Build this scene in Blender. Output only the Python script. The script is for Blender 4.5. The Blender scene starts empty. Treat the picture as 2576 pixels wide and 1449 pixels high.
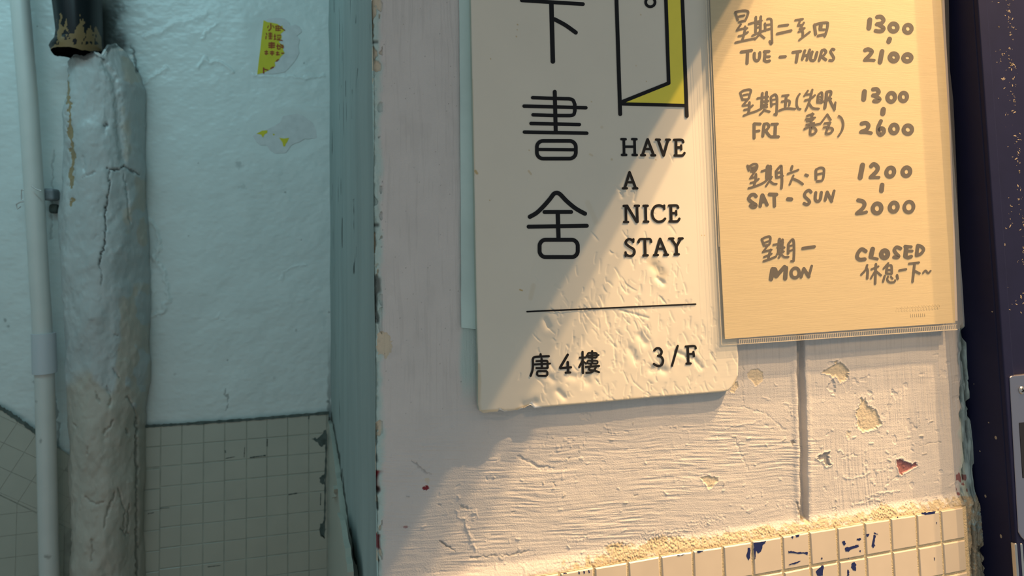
import bpy, math, random
import numpy as np
from mathutils import Vector, Matrix

# ------------------------------------------------------------------ camera, world, lamps
W, H = 2576, 1449
FOC, PPX, PPY = 1788.0, 1288.0, 454.0
YAW, PITCH, ROLL = (math.radians(a) for a in (15.34, 4.06, -1.30))
D1, YB = 0.470, 1.270            # camera to front wall, front wall plane to back wall plane
CAM = np.array([0.0, -D1, 1.50])

def rot():
    cy, sy, cp, sp, cr, sr = (f(a) for a in (YAW, PITCH, ROLL) for f in (math.cos, math.sin))
    return (np.array([[cr, -sr, 0], [sr, cr, 0], [0, 0, 1]]) @ np.array([[1, 0, 0], [0, cp, sp], [0, -sp, cp]])
            @ np.array([[cy, 0, -sy], [0, 1, 0], [sy, 0, cy]]))
M = rot()                        # (right, down, into wall) -> camera (right, down, forward)
TOB = np.array([[1, 0, 0], [0, 0, 1], [0, -1, 0]], float)   # (right, down, into) -> blender xyz
MB = TOB @ M.T                   # camera dir -> blender dir

sc = bpy.context.scene
cd = bpy.data.cameras.new('camera'); cam = bpy.data.objects.new('camera', cd); sc.collection.objects.link(cam)
right, down, fwd = MB[:, 0], MB[:, 1], MB[:, 2]
mw = Matrix.Identity(4)
for i in range(3):
    mw[i][0], mw[i][1], mw[i][2], mw[i][3] = right[i], -down[i], -fwd[i], CAM[i]
cam.matrix_world = mw
cd.sensor_width = 36; cd.lens = 36 * FOC / W
cd.shift_y = -(H / 2 - PPY) / W
cd.clip_start = 0.01
cd.dof.use_dof = True; cd.dof.focus_distance = 0.50; cd.dof.aperture_fstop = 18
sc.camera = cam

wd = bpy.data.worlds.new('world'); sc.world = wd; wd.use_nodes = True
bg = wd.node_tree.nodes['Background']
bg.inputs[0].default_value = (0.775, 0.855, 0.86, 1); bg.inputs[1].default_value = 0.45
sc.view_settings.view_transform = 'Standard'; sc.view_settings.look = 'None'
sc.view_settings.exposure = 0.0; sc.view_settings.gamma = 1.0; sc.view_settings.use_curve_mapping = False

def pt(px, py, y=0.0):
    """the point of the vertical plane Y=y seen at pixel (px, py)"""
    d = MB @ np.array([(px - PPX) / FOC, (py - PPY) / FOC, 1.0])
    return CAM + d * ((y - CAM[1]) / d[1])
def pts(px, py, y=0.0):
    px = np.asarray(px, float); py = np.asarray(py, float); y = np.broadcast_to(np.asarray(y, float), px.shape)
    d = np.stack([(px - PPX) / FOC, (py - PPY) / FOC, np.ones_like(px)], -1) @ MB.T
    return CAM + d * ((y - CAM[1]) / d[..., 1])[..., None]
def topx(P):
    c = (np.asarray(P) - CAM) @ MB
    return PPX + FOC * c[..., 0] / c[..., 2], PPY + FOC * c[..., 1] / c[..., 2]

def lamp(name, kind, loc, energy, color, **kw):
    l = bpy.data.lights.new(name, kind); l.energy = energy; l.color = color
    for k, v in kw.items(): setattr(l, k, v)
    o = bpy.data.objects.new(name, l); o.location = loc; sc.collection.objects.link(o); return o
# warm bulbs beyond the top right of the picture; the last is added fill
CW = pt(2190, -617)
for (px, py, h, e, r) in ((3072, -2116, .265, 118, .005), (3000, -2116, .40, 92, .005), (2937, -2116, .58, 80, .005), (2900, -2050, 1.10, 52, .07)):
    P = pt(px, py); lamp('warm_bulb_and_fill', 'POINT', (P[0], -h, P[2]), e, (1.0, 0.635, 0.31), shadow_soft_size=r)
# cold fluorescent tube high in the stairwell
tl = lamp('stairwell_tube', 'AREA', (-0.75, YB - 0.75, 2.42), 4.4, (0.47, 0.92, 1.04), shape='RECTANGLE', size=1.1, size_y=0.08)
tl.rotation_euler = Vector((0.30, 0.55, -0.85)).to_track_quat('-Z', 'Y').to_euler()

# ------------------------------------------------------------------ helpers
rng = np.random.default_rng(7); random.seed(7)
def vnoise(x, y, seed=0):
    xi = np.floor(x).astype(np.int64); yi = np.floor(y).astype(np.int64); fx = x - xi; fy = y - yi
    fx = fx * fx * (3 - 2 * fx); fy = fy * fy * (3 - 2 * fy)
    def h(a, b):
        n = (a * 374761393 + b * 668265263 + seed * 1442695041) & 0x7fffffff
        n = ((n ^ (n >> 13)) * 1274126177) & 0x7fffffff
        return ((n ^ (n >> 16)) & 0xffff) / 65535.0
    return ((h(xi, yi) * (1 - fx) + h(xi + 1, yi) * fx) * (1 - fy) + (h(xi, yi + 1) * (1 - fx) + h(xi + 1, yi + 1) * fx) * fy) * 2 - 1
def fbm(x, y, o=3, seed=0):
    r = 0; a = 1.0; t = 0
    for i in range(o):
        r = r + a * vnoise(x * 2 ** i, y * 2 ** i, seed + i * 17); t += a; a *= .5
    return r / t
def sstep(a, b, x):
    t = np.clip((x - a) / (b - a), 0, 1); return t * t * (3 - 2 * t)
def inpoly(px, py, poly):
    c = np.zeros(px.shape, bool); n = len(poly)
    for i in range(n):
        x1, y1 = poly[i]; x2, y2 = poly[(i + 1) % n]
        if y1 == y2: continue
        c ^= ((y1 > py) != (y2 > py)) & (px < (x2 - x1) * (py - y1) / (y2 - y1) + x1)
    return c
def dseg(px, py, line):
    """distance in pixels to a polyline"""
    d = np.full(px.shape, 1e9)
    for (x1, y1), (x2, y2) in zip(line[:-1], line[1:]):
        dx, dy = x2 - x1, y2 - y1; L = dx * dx + dy * dy + 1e-9
        t = np.clip(((px - x1) * dx + (py - y1) * dy) / L, 0, 1)
        d = np.minimum(d, np.hypot(px - x1 - t * dx, py - y1 - t * dy))
    return d
def near(px, py, line, r):
    xs = [p[0] for p in line]; ys = [p[1] for p in line]
    return np.nonzero((px > min(xs) - r) & (px < max(xs) + r) & (py > min(ys) - r) & (py < max(ys) + r))
def local(px, py, F, line, r):
    i = near(px, py, line, r)
    return i, px[i], py[i]

def link(name, me, mats=(), parent=None):
    for m in mats: me.materials.append(m)
    o = bpy.data.objects.new(name, me); sc.collection.objects.link(o)
    if parent is not None: o.parent = parent
    return o
def meshob(name, verts, faces, mats, parent=None, smooth=False, midx=None):
    me = bpy.data.meshes.new(name); me.from_pydata([tuple(v) for v in verts], [], faces)
    if midx is not None: me.polygons.foreach_set('material_index', midx)
    if smooth: me.polygons.foreach_set('use_smooth', [True] * len(faces))
    me.update()
    return link(name, me, mats, parent)
def gridob(name, P, attrs, mats, parent=None, extra=None, mask=None):
    """P: (n,m,3) vertex grid; attrs: name -> (n,m); extra: (verts, faces) of plain closing faces"""
    n, m = P.shape[:2]; V = P.reshape(-1, 3); idx = np.arange(n * m).reshape(n, m)
    q = np.stack([idx[:-1, :-1], idx[:-1, 1:], idx[1:, 1:], idx[1:, :-1]], -1)
    q = q[mask] if mask is not None else q.reshape(-1, 4)
    sm = len(q)
    if extra:
        ev, ef = extra; q = np.concatenate([q, np.asarray(ef) + len(V)]); V = np.concatenate([V, np.asarray(ev, float)])
    me = bpy.data.meshes.new(name); me.vertices.add(len(V)); me.vertices.foreach_set('co', V.ravel())
    me.loops.add(q.size); me.loops.foreach_set('vertex_index', q.ravel().astype(np.int32))
    me.polygons.add(len(q)); me.polygons.foreach_set('loop_start', np.arange(0, q.size, 4, dtype=np.int32))
    sf = np.ones(len(q), bool); sf[sm:] = False; me.polygons.foreach_set('use_smooth', sf)
    me.update(calc_edges=True)
    for k, a in attrs.items():
        at = me.attributes.new(k, 'FLOAT', 'POINT'); f = np.zeros(len(V), np.float32); f[:n * m] = a.ravel(); at.data.foreach_set('value', f)
    me.validate()
    return link(name, me, mats, parent)
def boxv(x0, x1, y0, y1, z0, z1):
    v = [(x, y, z) for x in (x0, x1) for y in (y0, y1) for z in (z0, z1)]
    return v, [(0, 1, 3, 2), (4, 6, 7, 5), (0, 4, 5, 1), (2, 3, 7, 6), (0, 2, 6, 4), (1, 5, 7, 3)]
def box(name, x0, x1, y0, y1, z0, z1, mat, parent=None, bev=0):
    v, f = boxv(x0, x1, y0, y1, z0, z1); o = meshob(name, v, f, [mat], parent)
    if bev:
        b = o.modifiers.new('bevel', 'BEVEL'); b.width = bev; b.segments = 3
    return o
def tag(o, label=None, cat=None, kind=None, group=None):
    for k, v in (('label', label), ('category', cat), ('kind', kind), ('group', group)):
        if v: o[k] = v
    return o
def empty(name, loc, label, cat, group=None):
    o = bpy.data.objects.new(name, None); sc.collection.objects.link(o); o.location = loc; o.empty_display_size = .02
    return tag(o, label, cat, None, group)
def adopt(parent, *kids):
    for k in kids:
        k.parent = parent; k.matrix_parent_inverse = Matrix.Translation(parent.location).inverted()

# materials ---------------------------------------------------------
def mat(name, col, rough=.6, spec=.5, metal=0, var=.0, vscale=30, bump=0, bscale=400, stretch=(1, 1, 1), layers=(), bdist=.001):
    """plain colour + soft variation; layers = (attribute, colour, noise break-up) painted over each other"""
    m = bpy.data.materials.new(name); m.use_nodes = True; nt = m.node_tree; N = nt.nodes; L = nt.links
    b = N['Principled BSDF']; b.inputs['Roughness'].default_value = rough; b.inputs['Metallic'].default_value = metal
    b.inputs['Specular IOR Level'].default_value = spec
    tc = N.new('ShaderNodeTexCoord'); mp = N.new('ShaderNodeMapping'); mp.inputs['Scale'].default_value = stretch
    L.new(tc.outputs['Object'], mp.inputs[0])
    def noise(s, d=4, vec=None):
        n = N.new('ShaderNodeTexNoise'); n.inputs['Scale'].default_value = s; n.inputs['Detail'].default_value = d
        L.new((vec or mp).outputs[0], n.inputs['Vector']); return n
    cur = None
    rgb = N.new('ShaderNodeRGB'); rgb.outputs[0].default_value = (*col, 1); cur = rgb.outputs[0]
    if var:
        n = noise(vscale, 6); r = N.new('ShaderNodeMapRange'); L.new(n.outputs[0], r.inputs[0])
        r.inputs[1].default_value = .25; r.inputs[2].default_value = .75; r.inputs[3].default_value = 1 - var; r.inputs[4].default_value = 1 + var * .6
        mx = N.new('ShaderNodeMix'); mx.data_type = 'RGBA'; mx.blend_type = 'MULTIPLY'; mx.inputs[0].default_value = 1
        L.new(cur, mx.inputs[6]); L.new(r.outputs[0], mx.inputs[7]); cur = mx.outputs[2]
    for (an, ac, br) in layers:
        a = N.new('ShaderNodeAttribute'); a.attribute_name = an; f = a.outputs['Fac']
        if br:
            n = noise(br, 5); s = N.new('ShaderNodeMath'); s.operation = 'ADD'; s.inputs[1].default_value = -.5; L.new(n.outputs[0], s.inputs[0])
            k = N.new('ShaderNodeMath'); k.operation = 'MULTIPLY_ADD'; k.inputs[1].default_value = 1.1; L.new(s.outputs[0], k.inputs[0]); L.new(f, k.inputs[2])
            g = N.new('ShaderNodeMapRange'); g.interpolation_type = 'SMOOTHSTEP'; L.new(k.outputs[0], g.inputs[0]); g.inputs[1].default_value = .38; g.inputs[2].default_value = .62
            ml = N.new('ShaderNodeMath'); ml.operation = 'MINIMUM'; ml.inputs[1].default_value = 1; L.new(g.outputs[0], ml.inputs[0])
            gt = N.new('ShaderNodeMath'); gt.operation = 'GREATER_THAN'; gt.inputs[1].default_value = .02; L.new(f, gt.inputs[0])
            mu = N.new('ShaderNodeMath'); mu.operation = 'MULTIPLY'; L.new(ml.outputs[0], mu.inputs[0]); L.new(gt.outputs[0], mu.inputs[1]); f = mu.outputs[0]
        mx = N.new('ShaderNodeMix'); mx.data_type = 'RGBA'; L.new(f, mx.inputs[0]); L.new(cur, mx.inputs[6]); mx.inputs[7].default_value = (*ac, 1); cur = mx.outputs[2]
    L.new(cur, b.inputs['Base Color'])
    if bump:
        n = noise(bscale, 5); bp = N.new('ShaderNodeBump'); bp.inputs['Strength'].default_value = bump; bp.inputs['Distance'].default_value = bdist
        L.new(n.outputs[0], bp.inputs['Height']); L.new(bp.outputs[0], b.inputs['Normal'])
    return m

CREAM, RED, TEAL, DIRT_SHADE = (.60, .52, .40), (.22, .018, .03), (.40, .56, .54), (.045, .045, .04)
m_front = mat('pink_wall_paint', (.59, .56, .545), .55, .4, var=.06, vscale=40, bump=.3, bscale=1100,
              layers=(('teal', TEAL, 0), ('sand', (.47, .40, .285), 260), ('cream', CREAM, 0), ('red', RED, 0), ('dirt_shade', DIRT_SHADE, 0)))
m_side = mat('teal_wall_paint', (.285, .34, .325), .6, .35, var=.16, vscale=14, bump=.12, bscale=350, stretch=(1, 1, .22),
             layers=(('dirt_shade', (.03, .04, .035), 60),))
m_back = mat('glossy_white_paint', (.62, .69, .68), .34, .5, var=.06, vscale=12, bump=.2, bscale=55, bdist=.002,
             layers=(('dirt_shade', (.05, .06, .055), 0), ('pale', (.72, .70, .70), 0)))
m_case = mat('painted_plaster', (.455, .48, .475), .36, .5, var=.10, vscale=14, bump=.4, bscale=60, bdist=.002,
             layers=(('beige', (.46, .42, .36), 12), ('rust', (.31, .225, .12), 40), ('dirt_shade', (.03, .03, .028), 0)))
m_tile = mat('cream_glazed_tile', (.62, .535, .43), .32, .5, var=.05, vscale=60, layers=(('dirt_shade', (.25, .19, .11), 120),))
m_grout = mat('painted_grout', (.60, .50, .33), .8, .2, var=.15, vscale=300, bump=.8, bscale=900)
m_blue = mat('navy_paint_chip', (.012, .018, .10), .35, .5)
m_btile = mat('greyed_wall_tile', (.39, .395, .335), .28, .5, var=.05, vscale=18)
m_bgrout = mat('grey_grout', (.34, .35, .30), .8, .2, var=.25, vscale=40)
m_mould = mat('dark_mortar', (.10, .125, .115), .9, .1, var=.4, vscale=90)
m_board = mat('sign_board_plastic', (.68, .635, .545), .42, .45, var=.03, vscale=25, layers=(('stain', (.48, .35, .16), 0), ('white', (.8, .8, .78), 0)))
m_edge = mat('sign_board_edge', (.42, .47, .40), .4, .4, var=.1, vscale=60)
m_ink = mat('black_print', (.010, .010, .012), .6, .2)
m_yel = mat('yellow_print', (.80, .69, .07), .42, .45, var=.04, vscale=60)
m_tape = mat('pale_teal_tape', (.50, .66, .64), .3, .5, var=.16, vscale=25)
m_card = mat('laid_cream_card', (.62, .505, .31), .75, .2, var=.05, vscale=160, bump=.16, bscale=420, stretch=(.22, 1, 3.0), bdist=.0005)
m_sheet = mat('white_sheet', (.62, .54, .50), .7, .2)
m_pen = mat('grey_brown_marker', (.095, .080, .064), .7, .15, var=.14, vscale=160)
m_frame = mat('black_gate_paint', (.010, .0115, .040), .5, .16, var=.1, vscale=50)
m_dust = mat('dried_paint_speck', (.30, .25, .19), .9, .1)
m_steel = mat('brushed_steel', (.36, .34, .39), .34, .5, metal=1.0, bump=.1, bscale=900, stretch=(30, 30, 1))
m_screw = mat('screw_steel', (.5, .48, .46), .3, .5, metal=1.0)
m_clip = mat('dull_zinc', (.22, .25, .27), .5, .5, var=.3, vscale=60)
m_void = mat('dark_opening', (.01, .012, .02), .6, .3)
m_pvc = mat('grey_white_plastic_pipe', (.60, .61, .58), .34, .5, var=.05, vscale=20, layers=(('dirt_shade', (.12, .11, .10), 30),))
m_pvc2 = mat('grey_plastic_coupling', (.52, .55, .58), .38, .5)
m_tar = mat('black_tar_coating', (.005, .006, .008), .3, .3, layers=(('brown', (.20, .125, .055), 45),))
m_sty = mat('yellow_sticker_paper', (.58, .52, .03), .6, .3, var=.06, vscale=60)
m_stw = mat('torn_sticker_backing', (.60, .62, .62), .75, .2, var=.10, vscale=60)
m_str = mat('red_sticker_print', (.30, .06, .015), .6, .3)
m_conc = mat('grey_concrete', (.30, .29, .28), .85, .2, var=.12, vscale=12)

def film_mat():
    m = bpy.data.materials.new('clear_plastic_film'); m.use_nodes = True; nt = m.node_tree; N = nt.nodes; L = nt.links
    N.remove(N['Principled BSDF']); out = N['Material Output']
    t = N.new('ShaderNodeBsdfTransparent'); t.inputs[0].default_value = (.95, .95, .94, 1)
    g = N.new('ShaderNodeBsdfGlossy'); g.inputs['Roughness'].default_value = .16; g.inputs[0].default_value = (.9, .9, .9, 1)
    d = N.new('ShaderNodeBsdfDiffuse'); d.inputs[0].default_value = (.75, .72, .68, 1)
    a = N.new('ShaderNodeMixShader'); a.inputs[0].default_value = .06; L.new(t.outputs[0], a.inputs[1]); L.new(d.outputs[0], a.inputs[2])
    c = N.new('ShaderNodeMixShader'); c.inputs[0].default_value = .04; L.new(a.outputs[0], c.inputs[1]); L.new(g.outputs[0], c.inputs[2])
    L.new(c.outputs[0], out.inputs[0]); return m
m_film = film_mat()
def seam_mat():
    m = mat('welded_plastic_seam', (.72, .62, .46), .3, .6); b = m.node_tree.nodes['Principled BSDF']
    b.inputs['Alpha'].default_value = .55; return m
m_seam = seam_mat()

# strokes -----------------------------------------------------------
def catmull(p, k=7):
    if len(p) < 3: return p
    q = [p[0]] + list(p) + [p[-1]]; out = []
    for i in range(1, len(q) - 2):
        a, b, c, d = (np.array(v, float) for v in q[i - 1:i + 3])
        for j in range(k):
            t = j / k
            out.append(tuple(.5 * (2 * b + (c - a) * t + (2 * a - 5 * b + 4 * c - d) * t * t + (3 * b - a - 3 * c + d) * t ** 3)))
    out.append(tuple(p[-1])); return out
def ribbon(V, F, line, w, to3, closed=False):
    """flat stroke with round ends along a pixel polyline"""
    p = [np.array(a, float) for a in line]; n = len(p); r = w / 2; base = len(V); Ls = []; Rs = []
    for i in range(n):
        if closed: t = p[(i + 1) % n] - p[i - 1]
        else: t = p[min(i + 1, n - 1)] - p[max(i - 1, 0)]
        t = t / (np.linalg.norm(t) + 1e-9); nn = np.array([-t[1], t[0]]); Ls.append(p[i] + nn * r); Rs.append(p[i] - nn * r)
    V += [to3(*a) for a in Ls] + [to3(*a) for a in Rs]
    for i in range(n if closed else n - 1):
        j = (i + 1) % n; F.append((base + i, base + n + i, base + n + j, base + j))
    if not closed:
        for e, q in ((p[0], p[1]), (p[-1], p[-2])):
            t = (e - q) / (np.linalg.norm(e - q) + 1e-9); a0 = math.atan2(t[1], t[0]); b = len(V)
            V += [to3(e[0] + r * math.cos(a0 + a), e[1] + r * math.sin(a0 + a)) for a in np.linspace(-math.pi / 2, math.pi / 2, 9)]
            F.append(tuple(range(b + 8, b - 1, -1)))
def strokes(name, data, ox, oy, s, plane_y, m, parent, wmul=1.0, label=None):
    """data: 'w x,y x,y ..; O w cx,cy rx,ry tilt; R w x0,y0 x1,y1 r; C w pts (closed)' in crop coordinates"""
    V, F = [], []
    for ki, it in enumerate(data.split(';')):
        to3 = lambda x, y, q=plane_y - ki * 4e-6: tuple(pt(x, y, q))     # later strokes lie a hair over earlier ones
        tk = it.split()
        if not tk: continue
        mode = ''
        if tk[0] in 'ORCL': mode = tk.pop(0)
        w = float(tk[0]) / s * wmul
        P = [tuple(float(v) for v in a.split(',')) for a in tk[1:] if ',' in a]
        if mode == 'O':
            (cx, cy), (rx, ry) = P; tl_ = math.radians(float(tk[3]) if len(tk) > 3 else 15); n = 40; L_ = []
            for i in range(n):
                a = 2 * math.pi * i / n; u, v = rx * math.cos(a), ry * math.sin(a)
                L_.append((cx + u * math.cos(tl_) - v * math.sin(tl_), cy + u * math.sin(tl_) + v * math.cos(tl_)))
            P = L_
        elif mode == 'R':
            (x0, y0), (x1, y1) = P; r = float(tk[3]); L_ = []
            for cx, cy, a0 in ((x1 - r, y0 + r, -90), (x1 - r, y1 - r, 0), (x0 + r, y1 - r, 90), (x0 + r, y0 + r, 180)):
                L_ += [(cx + r * math.cos(math.radians(a0 + a)), cy + r * math.sin(math.radians(a0 + a))) for a in range(0, 91, 10)]
            P = L_
        elif mode == 'C': pass
        elif mode != 'L': P = catmull(P)
        P = [(ox + x / s, oy + y / s) for x, y in P]
        ribbon(V, F, P, w, to3, mode in ('O', 'R', 'C') and mode != '')
    A_ = np.array(V)
    for k, f in enumerate(F):
        a, b, c = A_[f[0]], A_[f[1]], A_[f[2]]
        if np.cross(b - a, c - a)[1] > 0: F[k] = tuple(f[::-1])
    o = meshob(name, V, F, [m], parent)
    if parent is not None and parent.type == 'EMPTY': o.matrix_parent_inverse = Matrix.Translation(parent.location).inverted()
    if label: o['label'] = label
    return o
def slab(name, poly, y0, y1, mats, parent=None):
    """flat plate with a pixel outline traced on plane y0 (front), extruded straight back to y1"""
    A = [pt(x, y, y0) for x, y in poly]; n = len(A)
    V = [tuple(a) for a in A] + [(a[0], y1, a[2]) for a in A]
    F = [tuple(range(n)), tuple(range(2 * n - 1, n - 1, -1))] + [(i, n + i, n + (i + 1) % n, (i + 1) % n) for i in range(n)]
    o = meshob(name, V, F, mats, parent, midx=[0, 0] + [len(mats) - 1] * n)
    import bmesh
    bm = bmesh.new(); bm.from_mesh(o.data); bmesh.ops.recalc_face_normals(bm, faces=bm.faces); bm.to_mesh(o.data); bm.free()
    if parent is not None and parent.type == 'EMPTY': o.matrix_parent_inverse = Matrix.Translation(parent.location).inverted()
    return o
def rough_poly(poly, amp, k=5, seed=0):
    r = np.random.default_rng(seed); out = []
    for i in range(len(poly)):
        a = np.array(poly[i], float); b = np.array(poly[(i + 1) % len(poly)], float)
        for j in range(k):
            q = a + (b - a) * j / k
            if j: q = q + r.normal(0, amp, 2)
            out.append(tuple(q))
    return out

# ------------------------------------------------------------------ the setting
XC = float(pt(942, 724)[0]); XR = float(pt(2441, 1000)[0]); XB = float(pt(831, 724, YB)[0])
ZT = 2.75
tag(box('floor', -1.6, 1.4, -1.4, YB + .1, -.05, 0, m_conc), kind='structure')

# ---- front wall: heightfield of old paint
S3 = lambda x, y: (1820 + x / 3.019, 840 + y / 3.019)
S4 = lambda x, y: (1380 + x / 2.385, 1220 + y / 2.385)
SL = lambda x, y: (780 + x / 1.998, 724 + y / 1.998)
SE = lambda x, y: (940 + x / 3.543, 1040 + y / 3.543)
SR = lambda x, y: (2360 + x / 2.639, 900 + y / 2.639)
tA, tB = pt(1495, 1426, -.006), pt(2366, 1284, -.006)
tslope = (tB[2] - tA[2]) / (tB[0] - tA[0])
ztile = lambda x: tA[2] + (x - tA[0]) * tslope     # top line of the tile dado on the front wall
z_lo, z_hi = 1.5 - .30, 1.5 + .24
nx, nz = 1250, 1320
gx = np.linspace(XC, XR, nx); gz = np.linspace(z_lo, z_hi, nz)
GX, GZ = np.meshgrid(gx, gz)
PX, PY = topx(np.stack([GX, np.zeros_like(GX), GZ], -1))
h = np.zeros_like(GX); at = {k: np.zeros_like(GX) for k in ('teal', 'sand', 'cream', 'red', 'dirt_shade')}
mm = .001
u, v = GX * 1000, GZ * 1000                        # millimetres
warp = fbm(u / 60, v / 60, 2, 3) * 4
lower = sstep(900, 1130, PY); rightp = sstep(2030, 2075, PX) * sstep(860, 900, PY)
hor = fbm(u / 26, (v + warp + .05 * u) / 1.15, 3, 11)
ver = fbm((u + warp * .5) / 1.1, v / 30, 3, 23)
hv = rightp; lo_h = lower * (1 - hv)
bpat = .45 + .9 * sstep(-.35, .4, fbm(u / 45, v / 25, 2, 19))
hor2 = fbm(u / 14, (v + warp + .12 * u) / .75, 2, 13)
h += mm * ((.17 * hor + .20 * hor2) * lo_h * bpat +   .21 * ver * hv * bpat + .13 * ver * (1 - lower) * (1 - hv) + .07 * hor * hv)
h += mm * (.5 * fbm(u / 38, v / 38, 2, 5) + .10 * fbm(u / 5, v / 5, 2, 8) * (.4 + .6 * lower))
lump = fbm(u / 3.2, v / 3.2, 2, 31); h += mm * .30 * sstep(.42, .62, lump) * lower * sstep(-.1, .4, fbm(u / 40, v / 40, 2, 33))           # small drips and grains
h -= mm * .30 * sstep(.5, .62, fbm(u / 7, v / 7, 2, 37)) * (.2 + .8 * hv)
# rough sandy ledge running along the top of the tiles
dz = (GZ - ztile(GX)) * 1000
grain = fbm(u / .8, v / .8, 2, 41)
band = sstep(13, 3, dz + 4 * fbm(u / 12, v / 12, 2, 43)) * sstep(XC + .06, XC + .16, GX)
h += mm * (3.4 * sstep(10, -1, dz) +   .5 * grain * band)
grit = sstep(.1, .5, fbm(u / 30, v / 9, 2, 47)) * sstep(26, 9, dz) * sstep(980, 1150, PX)
h += mm * .45 * grain * grit
at['sand'] = np.clip(band * .60 + .25 * grit, 0, 1)
# groove, with shade painted into its bottom as a darker tone
gl = [(2013, 840), (2017, 1000), (2022, 1180), (2025, 1312)]
i, a, b = local(PX, PY, h, gl, 40)
gxl = np.interp(b, [840, 1000, 1180, 1312], [2013, 2017, 2022, 2025]); off = a - gxl + 2 * fbm(b / 26, b * 0 + 3, 2, 9); e = sstep(1318, 1300, b)
h[i] += e * mm * (-5 * sstep(11, 6.5, np.abs(off)) + .9 * np.exp(-((off + 17) / 7) ** 2) + .5 * np.exp(-((off - 17) / 6) ** 2))
at['dirt_shade'][i] = np.maximum(at['dirt_shade'][i], e * .32 * sstep(10, 3, np.abs(off)))
# places where a coat has come off: recess with a lifted rim
def peel(poly, key, depth=.45, rim=.35, amp=2.0, seed=0, val=1.0):
    P = rough_poly(poly, amp, 6, seed); i, a, b = local(PX, PY, h, P, 12)
    ins = inpoly(a, b, P); d = dseg(a, b, P + P[:1])
    h[i] += mm * np.where(ins, -depth * sstep(0, 3, d), rim * .6 * np.exp(-(d / 2.6) ** 2) + 0) + mm * np.where(ins, .18 * fbm(a / 5, b / 5, 2, seed), 0)
    if key: at[key][i] = np.where(ins & (d > .6), val, at[key][i])
peel([S3(*p) for p in ((740, 290), (800, 255), (845, 235), (850, 203), (905, 225), (940, 262), (955, 305), (940, 345), (885, 378), (862, 330), (830, 330), (800, 310))], 'cream', .8, .6, 2, 1)
peel([S3(*p) for p in ((830, 340), (850, 400), (845, 470), (800, 440), (780, 400))], '', .7, .3, 2, 2)
peel([S3(*p) for p in ((1030, 490), (1075, 480), (1090, 540), (1130, 562), (1160, 580), (1185, 650), (1205, 690), (1150, 730), (1065, 752), (1020, 720), (1015, 640), (1000, 590), (1030, 560))], 'cream', .6, .5, 2, 3)
peel([S3(*p) for p in ((700, 950), (735, 915), (775, 900), (808, 902), (800, 960), (815, 1000), (770, 1005), (760, 960))], 'dirt_shade', 1.2, .8, 2, 4, .35)
peel([S3(*p) for p in ((1310, 960), (1350, 942), (1370, 965), (1400, 972), (1430, 990), (1470, 975), (1468, 1005), (1400, 1045), (1350, 1078), (1335, 1060))], 'red', .9, .6, 1.5, 5, .8)
peel([S3(*p) for p in ((1330, 985), (1375, 985), (1400, 1030), (1350, 1072))], 'cream', .1, .0, 1.5, 6, .55)
peel([S3(*p) for p in ((930, 735), (970, 738), (968, 790), (945, 805), (932, 770))], 'cream', .25, .2, 1, 7, .6)
peel([(1888, 930), (1905, 926), (1920, 935), (1922, 955), (1912, 966), (1900, 973), (1893, 962), (1880, 950), (1878, 938)], 'cream', .35, .15, .8, 8)
peel([(1760, 1201), (1785, 1196), (1807, 1200), (1806, 1213), (1790, 1228), (1782, 1232), (1775, 1218)], 'cream', .5, .4, 1.2, 9)
peel([(1842, 962), (1856, 958), (1858, 975), (1845, 990), (1836, 985)], 'cream', .4, .4, 1.2, 10)
peel([(2078, 1218), (2082, 1217), (2083, 1219), (2079, 1221)], 'cream', .3, .2, .3, 11)
for k, p in enumerate((((345, 215), (385, 222), (408, 250), (415, 300), (400, 345), (378, 362), (362, 335), (335, 335), (335, 270)), ((325, 590), (345, 585), (360, 620), (355, 700), (368, 790), (345, 815), (320, 790)))):
    if k == 0: peel([SL(*q) for q in p], 'cream', .5, .3, 2, 20 + k)
peel([SL(575, 955), SL(600, 955), SL(602, 985), SL(575, 985)], 'cream', .2, .1, 1, 24, .6)
peel([SE(*p) for p in ((430, 655), (455, 645), (475, 630), (492, 650), (498, 668), (475, 682), (445, 685))], 'red', .5, .3, 1.2, 25)
peel([SE(*p) for p in ((250, 1010), (270, 995), (300, 1000), (318, 1012), (290, 1030), (262, 1032))], 'red', .4, .3, 1.2, 26, .6)
peel([(1452, 1042), (1478, 1038), (1490, 1048), (1482, 1058), (1462, 1055)], '', .4, .3, 1.5, 27)
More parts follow.
